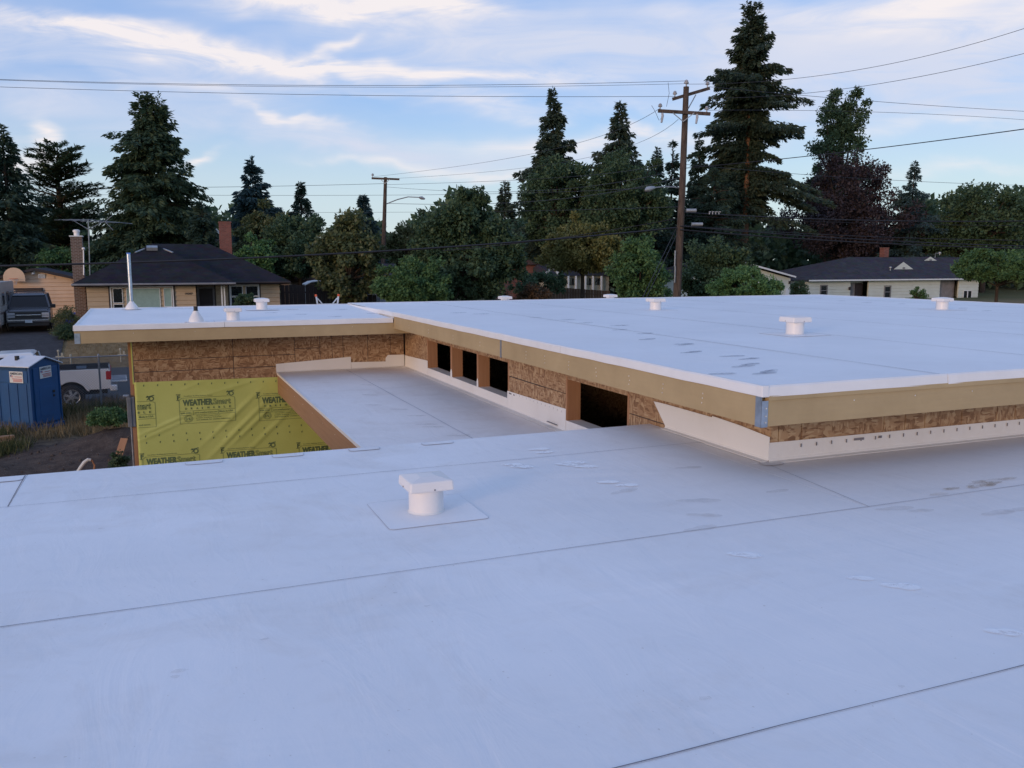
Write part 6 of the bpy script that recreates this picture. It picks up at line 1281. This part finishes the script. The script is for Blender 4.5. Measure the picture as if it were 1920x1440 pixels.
for y in (2.2, 3.0): MB().lathe([(0.15, -0.1), (0.33, -0.1), (0.34, 0.1), (0.15, 0.1)], (-0.12, y, 0.33), 18, 'x').build('wheel', 'black_rubber', K, smooth=True, local=True)
MB().bar((-1.1, 0.3, 0.42), (-1.1, -1.0, 0.42), 0.1).bar((-1.1, -0.9, 0.42), (-1.1, -0.9, 0.0), 0.06).build('drawbar', 'black', K, local=True)

# ------------------------------------------------------------------ portable toilet
plain('poly_blue', (0.010, 0.075, 0.205), 0.42, 0, 0.5, 0.15, 2); plain('poly_white', (0.60, 0.62, 0.66), 0.5, 0, 0.4, 0.06); plain('sticker', (0.66, 0.66, 0.62), 0.5, 0, 0.4, 0.05); plain('sticker_red', (0.50, 0.05, 0.04), 0.5); plain('sticker_blue', (0.03, 0.06, 0.25), 0.5); plain('sticker_ink', (0.03, 0.04, 0.07), 0.5)
corner = on_d(63, 809, 25.3); cd = Vector((corner.x, corner.y, 0)).normalized()
# local: corner nearest the eye at (0,0); door face along +x to the right, side face along +y to the left
beta = math.atan2(cd.y, cd.x); rz_ = beta - RAD(46)
pgz = ground_z(corner.x, corner.y) + 0.03
W1, W2, HB = 1.16, 1.24, 1.93
PT = thing('portable_toilet', 'blue plastic portable toilet with a white pitched roof and stickers', 'portable toilet', (corner.x, corner.y, pgz), rz_)
MB().box(0.03, W1-0.03, 0.03, W2-0.03, 0.14, HB).build('cabin', 'poly_blue', PT, local=True); MB().box(-0.03, W1+0.03, -0.03, W2+0.03, 0.0, 0.14).build('base', 'poly_blue', PT, bevel=0.02, local=True)
for x, y in ((0, 0), (W1, 0), (0, W2), (W1, W2)): MB().box(x-0.05 if x else 0, x if x else 0.05, y-0.05 if y else 0, y if y else 0.05, 0.14, HB+0.0).build('corner_post', 'poly_blue', PT, bevel=0.015, local=True)
for k in range(3): MB().box(0.008, 0.03, 0.16+k*0.34, 0.40+k*0.34, 0.25, 1.42).build('side_panel', 'poly_blue', PT, bevel=0.01, local=True)
MB().box(0.006, 0.03, 0.10, W2-0.10, 1.46, 1.82).build('upper_panel', 'poly_blue', PT, bevel=0.01, local=True)
for k in range(4): MB().box(-0.002, 0.03, 0.12, W2-0.12, 1.84+k*0.022, 1.85+k*0.022).build('vent_slot', 'poly_blue', PT, local=True)
# gable along the door face: ridge runs back over the cabin
MB().add([(0, 0.02, HB), (W1, 0.02, HB), (W1/2, 0.02, HB+0.24), (0, W2-0.02, HB), (W1, W2-0.02, HB), (W1/2, W2-0.02, HB+0.24)], [(0,1,2), (5,4,3), (0,2,5,3), (1,4,5,2), (0,3,4,1)]).build('gable', 'poly_blue', PT, local=True)
mb = MB(); e = 0.07
mb.add([(-e, -e, HB-0.005), (W1/2, -e, HB+0.255), (W1+e, -e, HB-0.005), (W1+e, -e, HB+0.035), (W1/2, -e, HB+0.295), (-e, -e, HB+0.035)] + [(-e, W2+e, HB-0.005), (W1/2, W2+e, HB+0.255), (W1+e, W2+e, HB-0.005), (W1+e, W2+e, HB+0.035), (W1/2, W2+e, HB+0.295), (-e, W2+e, HB+0.035)], [(0,1,4,5), (1,2,3,4), (11,10,7,6), (10,9,8,7), (5,4,10,11), (4,3,9,10), (0,6,7,1), (1,7,8,2), (0,5,11,6), (2,8,9,3)])
rfp = mb.build('roof', 'poly_white', PT, bevel=0.015, local=True); MB().box(W1*0.22, W1*0.30, W2*0.55, W2*0.62, HB+0.10, HB+0.30).build('vent_stack', 'black', rfp, local=True)
dr = MB().box(0.14, W1-0.12, -0.012, 0.03, 0.20, HB-0.05).build('door', 'poly_blue', PT, bevel=0.012, local=True)
MB().box(0.30, W1-0.30, -0.02, -0.012, 0.40, 1.30).build('door_panel', 'poly_blue', dr, bevel=0.008, local=True)
MB().box(W1-0.36, W1-0.28, -0.035, -0.012, 1.08, 1.15).build('latch', 'black', dr, local=True); MB().box(W1-0.35, W1-0.29, -0.035, -0.012, 0.95, 1.02).build('latch', 'black', dr, local=True)
def sticker(par, fn, u0, u1, v0, v1, sk=0.0):
    w, h = u1-u0, v1-v0; g = lambda u, v, d: fn(u0 + u*w, v0 + v*h + sk*u*h, d)
    st = MB().add([g(0,0,.004), g(1,0,.004), g(1,1,.004), g(0,1,.004)], [(0,1,2,3)]).build('sticker', 'sticker', par, local=True, fixn=False)
    mb = MB(); text_fit(mb, 'AMERICAN', lambda a, b: g(a, b, .007), 0.06, 0.94, 0.70, 0.92, 0.03); mb.build('sticker_lettering', 'sticker_ink', st, local=True, fixn=False)
    mb = MB()
    for k in range(3): mb.add([g(.10+.02*k, .48+.06*k, .007), g(.30, .48+.06*k, .007), g(.30, .51+.06*k, .007), g(.10+.02*k, .51+.06*k, .007)], [(0,1,2,3)])
    for a, b, c, d in ((0.38, 0.92, 0.50, 0.55), (0.20, 0.94, 0.31, 0.37), (0.26, 0.94, 0.20, 0.25), (0.26, 0.94, 0.10, 0.15)): mb.add([g(a, c, .0075), g(b, c, .0075), g(b, d, .0075), g(a, d, .0075)], [(0,1,2,3)])
    mb.build('sticker_red_print', 'sticker_red', st, local=True, fixn=False)
    MB().add([g(.06,.54,.0078), g(.16,.54,.0078), g(.16,.66,.0078), g(.06,.66,.0078)], [(0,1,2,3)]).build('sticker_flag', 'sticker_blue', st, local=True, fixn=False)
sticker(PT, lambda u, v, d: (-0.004-d, W2-u, v), 0.50, 1.00, 1.46, 1.80)
sticker(PT, lambda u, v, d: (u, -0.022-d, v), 0.36, 0.80, 1.55, 1.90, 0.06)

# ------------------------------------------------------------------ yard
bq = on_y(133, 588, 50.0); zb_ = ground_z(bq.x, 50.0)
t = thing('recycling_bin', 'blue wheeled recycling bin beside the brick chimney', 'bin', (bq.x, 50.6, zb_)); plain('bin_blue', (0.03, 0.06, 0.30), 0.4)
MB().hexa([(-0.30, -0.30, 0.08), (0.30, -0.30, 0.08), (0.30, 0.30, 0.08), (-0.30, 0.30, 0.08)], [(-0.37, -0.37, 0.86), (0.37, -0.37, 0.86), (0.37, 0.37, 0.86), (-0.37, 0.37, 0.86)]).build('body', 'bin_blue', t, bevel=0.02, local=True)
MB().hexa([(-0.40, -0.42, 0.862), (0.40, -0.42, 0.862), (0.40, 0.40, 0.862), (-0.40, 0.40, 0.862)], [(-0.36, -0.36, 0.94), (0.36, -0.36, 0.94), (0.36, 0.36, 0.96), (-0.36, 0.36, 0.96)]).build('lid', 'bin_blue', t, bevel=0.02, local=True)
for sd in (1, -1): MB().lathe([(0.12, -0.03), (0.12, 0.03)], (sd*0.32, 0.33, 0.12), 14, 'x').build('wheel', 'black_rubber', t, local=True)
# chain-link fence along the road
FY = 31.2; fz = lambda px, py: on_y(px, py, FY)
fa, fb_ = fz(-30, 672), fz(262, 660); ft = -1.38
CF = thing('chain_link_fence', 'thin galvanised chain-link fence in front of the white pickup', 'fence', (fa.x, FY, -3.1)); plain('fence_wire', (0.20, 0.21, 0.23), 0.45, 0.6)
MB().tube([(fa.x-3, FY, ft), (fb_.x+2, FY, ft+0.03)], 0.020, 8).build('top_rail', 'fence_wire', CF, smooth=True)
for px in (189, 20, -120): q = fz(px, 740); MB().tube([(q.x, FY, ground_z(q.x, FY)-0.1), (q.x, FY, ft+0.06)], 0.030, 10).lathe([(0.034, 0), (0.034, 0.03), (0.01, 0.06)], (q.x, FY, ft+0.05), 10).build('post', 'fence_wire', CF, smooth=True)
mb = MB(); Wf = fb_.x - fa.x + 5; Hf = ft + 3.08; st = 0.085; w = 0.0042
for k in range(int((Wf + Hf)/st)):
    for sg in (1, -1):
        c = k*st; x0 = max(0, c - Hf); z0 = Hf - (c - x0) if c > Hf - 0 and False else 0
        # diagonal from (c,0) up and to one side
        xa_, za_ = c, 0.0; xb_, zb2 = c - Hf, Hf
        if xa_ > Wf: za_ = xa_ - Wf; xa_ = Wf
        if xb_ < 0: zb2 = Hf + xb_; xb_ = 0
        if zb2 <= za_: continue
        if sg < 0: xa_, xb_ = Wf - xa_, Wf - xb_
        A_, B_ = Vector((fa.x-3+xa_, FY+0.004*sg, -3.08+za_)), Vector((fa.x-3+xb_, FY+0.004*sg, -3.08+zb2)); r = Vector((0.7, 0, 0.7*(1 if sg > 0 else -1)))*w
        mb.add([A_-r, A_+r, B_+r, B_-r], [(0, 1, 2, 3)])
mb.build('wire_mesh', 'fence_wire', CF, fixn=False, kind='stuff')
# white standpipes on the verge
for px, py, h, lab in ((110, 672, 0.58, 'white standpipe with side arms left on the dry verge'), (131, 655, 0.35, 'short cream pipe stub on the dry verge'), (226, 668, 0.55, 'white standpipe with a cross arm near the building corner')):
    q = on_y(px, py, 43.2); t = thing('standpipe', lab, 'pipe', (q.x, 43.2, ground_z(q.x, 43.2))); z = q.z - t.location.z + h*0.6
    z = max(0.28, h); MB().lathe([(0.028, 0), (0.028, z), (0.05, z+0.01), (0.05, z+0.07), (0.02, z+0.09)], (0, 0, 0), 10).build('riser', 'siding_cream', t, smooth=True, local=True)
    if h > 0.5: MB().bar((-0.12, 0, z*0.62), (0.22, 0, z*0.62), 0.05).build('side_arm', 'siding_cream', t, local=True); MB().box(0.10, 0.18, -0.04, 0.04, z*0.62+0.04, z*0.62+0.16).build('valve', 'siding_cream', t, local=True)
# lumber
LG = 'boards of the timber pile'
lq = on_z(16, 836, -3.35)
for k, (dx, dy, dz, a) in enumerate(((0, 0, 0, 20), (0.0, 0.18, 0, 18), (-0.06, 0.36, 0, 22), (0.02, 0.05, 0.10, 21), (-0.05, 0.24, 0.10, 19), (0.0, 0.14, 0.20, 20), (0.25, -0.25, -0.03, 26))):
    o = MB().box(-3.2, 0.0, -0.085, 0.085, 0, 0.095).build('timber_board', 'lumber_x', None, bevel=0.006)
    o.location = (lq.x+0.12+dx, lq.y+dy, -3.36+dz); o.rotation_euler = (0, 0.01*k - 0.03, RAD(a)); tag(o, ['lowest front board of the timber pile at the left picture edge', 'second board in the bottom layer of the timber pile', 'rear board in the bottom layer of the timber pile', 'front board in the middle layer of the timber pile', 'rear board in the middle layer of the timber pile', 'topmost board of the timber pile at the left picture edge', 'loose board slipped forward off the timber pile onto the dirt'][k], 'board', LG)
q = on_z(208, 872, -3.3); o = MB().box(-0.09, 0.09, -0.02, 0.02, 0, 1.1).build('timber_board', 'lumber_z', None, bevel=0.004); o.location = (q.x, q.y, -3.62); o.rotation_euler = (RAD(-38), RAD(6), RAD(-20)); tag(o, 'single board propped up from the dirt near the roof edge', 'board')
q = [on_y(x, y, 19.0) for x, y in ((140, 892), (150, 877), (158, 866), (165, 861), (170, 862))]; q2 = [on_y(x, y, 19.0) for x, y in ((169, 861), (173, 864), (177, 872), (176, 880), (178, 892))]
o = MB().tube(q, [0.03, 0.034, 0.036, 0.034, 0.03], 8).build('bent_pipe', 'pvc_cream' if 'pvc_cream' in M else 'sticker', None, smooth=True); tag(o, 'pale bent pipe sticking up from the dirt', 'pipe')
o = MB().tube(q2, 0.018, 6).build('loose_rope', 'lumber_z', None, smooth=True); tag(o, 'thin brown cord hanging from the pale bent pipe', 'cord')
# dry grass, weeds and clods
def tufts(name, label, n, fx, mat, h, w, lean=0.35, cat='grass'):
    xy = fx(n); n = len(xy); z = np.array([ground_z(a, b) + (lump(a, b) if a < 6 else 0) for a, b in xy]) - 0.02
    C = np.stack([xy[:, 0], xy[:, 1], z], 1); A = np.stack([rng.normal(0, lean, n), rng.normal(0, lean, n), np.ones(n)], 1)
    ln = h*(0.45 + 0.9*rng.random(n)); o = leaves(name, C, A, np.stack([rng.normal(0, .6, n), -np.ones(n), rng.normal(0, .2, n)], 1), ln, np.full(n, w), mat, None, (0, 0, 0), 'stuff'); o['label'] = label; o['category'] = cat; return o
def clumpy(x0, x1, y0, y1, k, sd):
    def f(n):
        c = np.stack([x0+(x1-x0)*rng.random(k), y0+(y1-y0)*rng.random(k)], 1); i = rng.integers(0, k, n); p = c[i] + rng.normal(0, sd, (n, 2)); return p[(p[:, 0] > x0-0.5) & (p[:, 0] < x1+0.3) & (p[:, 1] > y0-0.3) & (p[:, 1] < y1+0.2)]
    return f
tufts('dry_grass', 'straw-coloured dry grass along the fence and pickup', 11000, clumpy(-9, 0.3, 27.6, 33.2, 420, 0.22), 'grass_dry', 0.36, 0.018)
tufts('lawn_grass', 'short dry lawn on the slope before the tan house', 9000, clumpy(-4.1, 6, 42.3, 47.6, 500, 0.35), 'grass_dry', 0.10, 0.02, 0.6)
tufts('green_weeds', 'green weeds round the foot of the portable toilet', 5000, clumpy(-9, -3.6, 25.6, 28.6, 120, 0.22), 'grass_green', 0.34, 0.022)
tufts('road_weeds', 'dark weeds at the road edge behind the pickup wheel', 2200, clumpy(-4.5, 0.2, 30.6, 32.0, 60, 0.25), 'grass_green', 0.40, 0.026)
hp = on_z(200, 780, -3.0)
broadleaf('weed_patch', 'leafy green weeds on the spoil heap by the building corner', 204, 762, 806, 92, 23.2, 'leaf_green', 3600, 0.07, 60, cat='weeds', zg=-3.3, trunk=False, flat=0.15, puff=0.8, core=0.4)
broadleaf('weed_patch', 'dark weeds beside the propped board below the corner', 222, 845, 885, 40, 18.6, 'leaf_dark', 1500, 0.06, 24, cat='weeds', zg=-3.45, trunk=False)
broadleaf('leafy_bush', 'tall dry weedy bush beside the driveway and tan house', 128, 572, 640, 58, 42.5, 'leaf_olive', 5000, 0.08, 44, 'shrubs', cat='bush', zg=-1.9, trunk=False, puff=1.0)
broadleaf('leafy_bush', 'low green bush against the dry weedy one', 124, 604, 642, 44, 41.5, 'leaf_dark', 3500, 0.08, 40, 'shrubs', cat='bush', zg=-2.2, trunk=False)
n = 2600; xy = np.stack([-8 + 9*rng.random(n), 17.5 + 10*rng.random(n)], 1); mb = MB()
for a, b in xy[:900]:
    r = 0.012 + 0.05*rng.random()**3; z = ground_z(a, b) + lump(a, b); j = [rng.uniform(.7, 1.3) for _ in range(6)]
    mb.add([(a-r*j[0], b, z), (a, b-r*j[1], z), (a+r*j[2], b, z), (a, b+r*j[3], z), (a, b, z+r*j[4])], [(0,1,4), (1,2,4), (2,3,4), (3,0,4)])
o = mb.build('dirt_clods', 'soil', None, fixn=False, kind='stuff'); o['label'] = 'loose clods and stones on the bare dirt yard'; o['category'] = 'dirt'
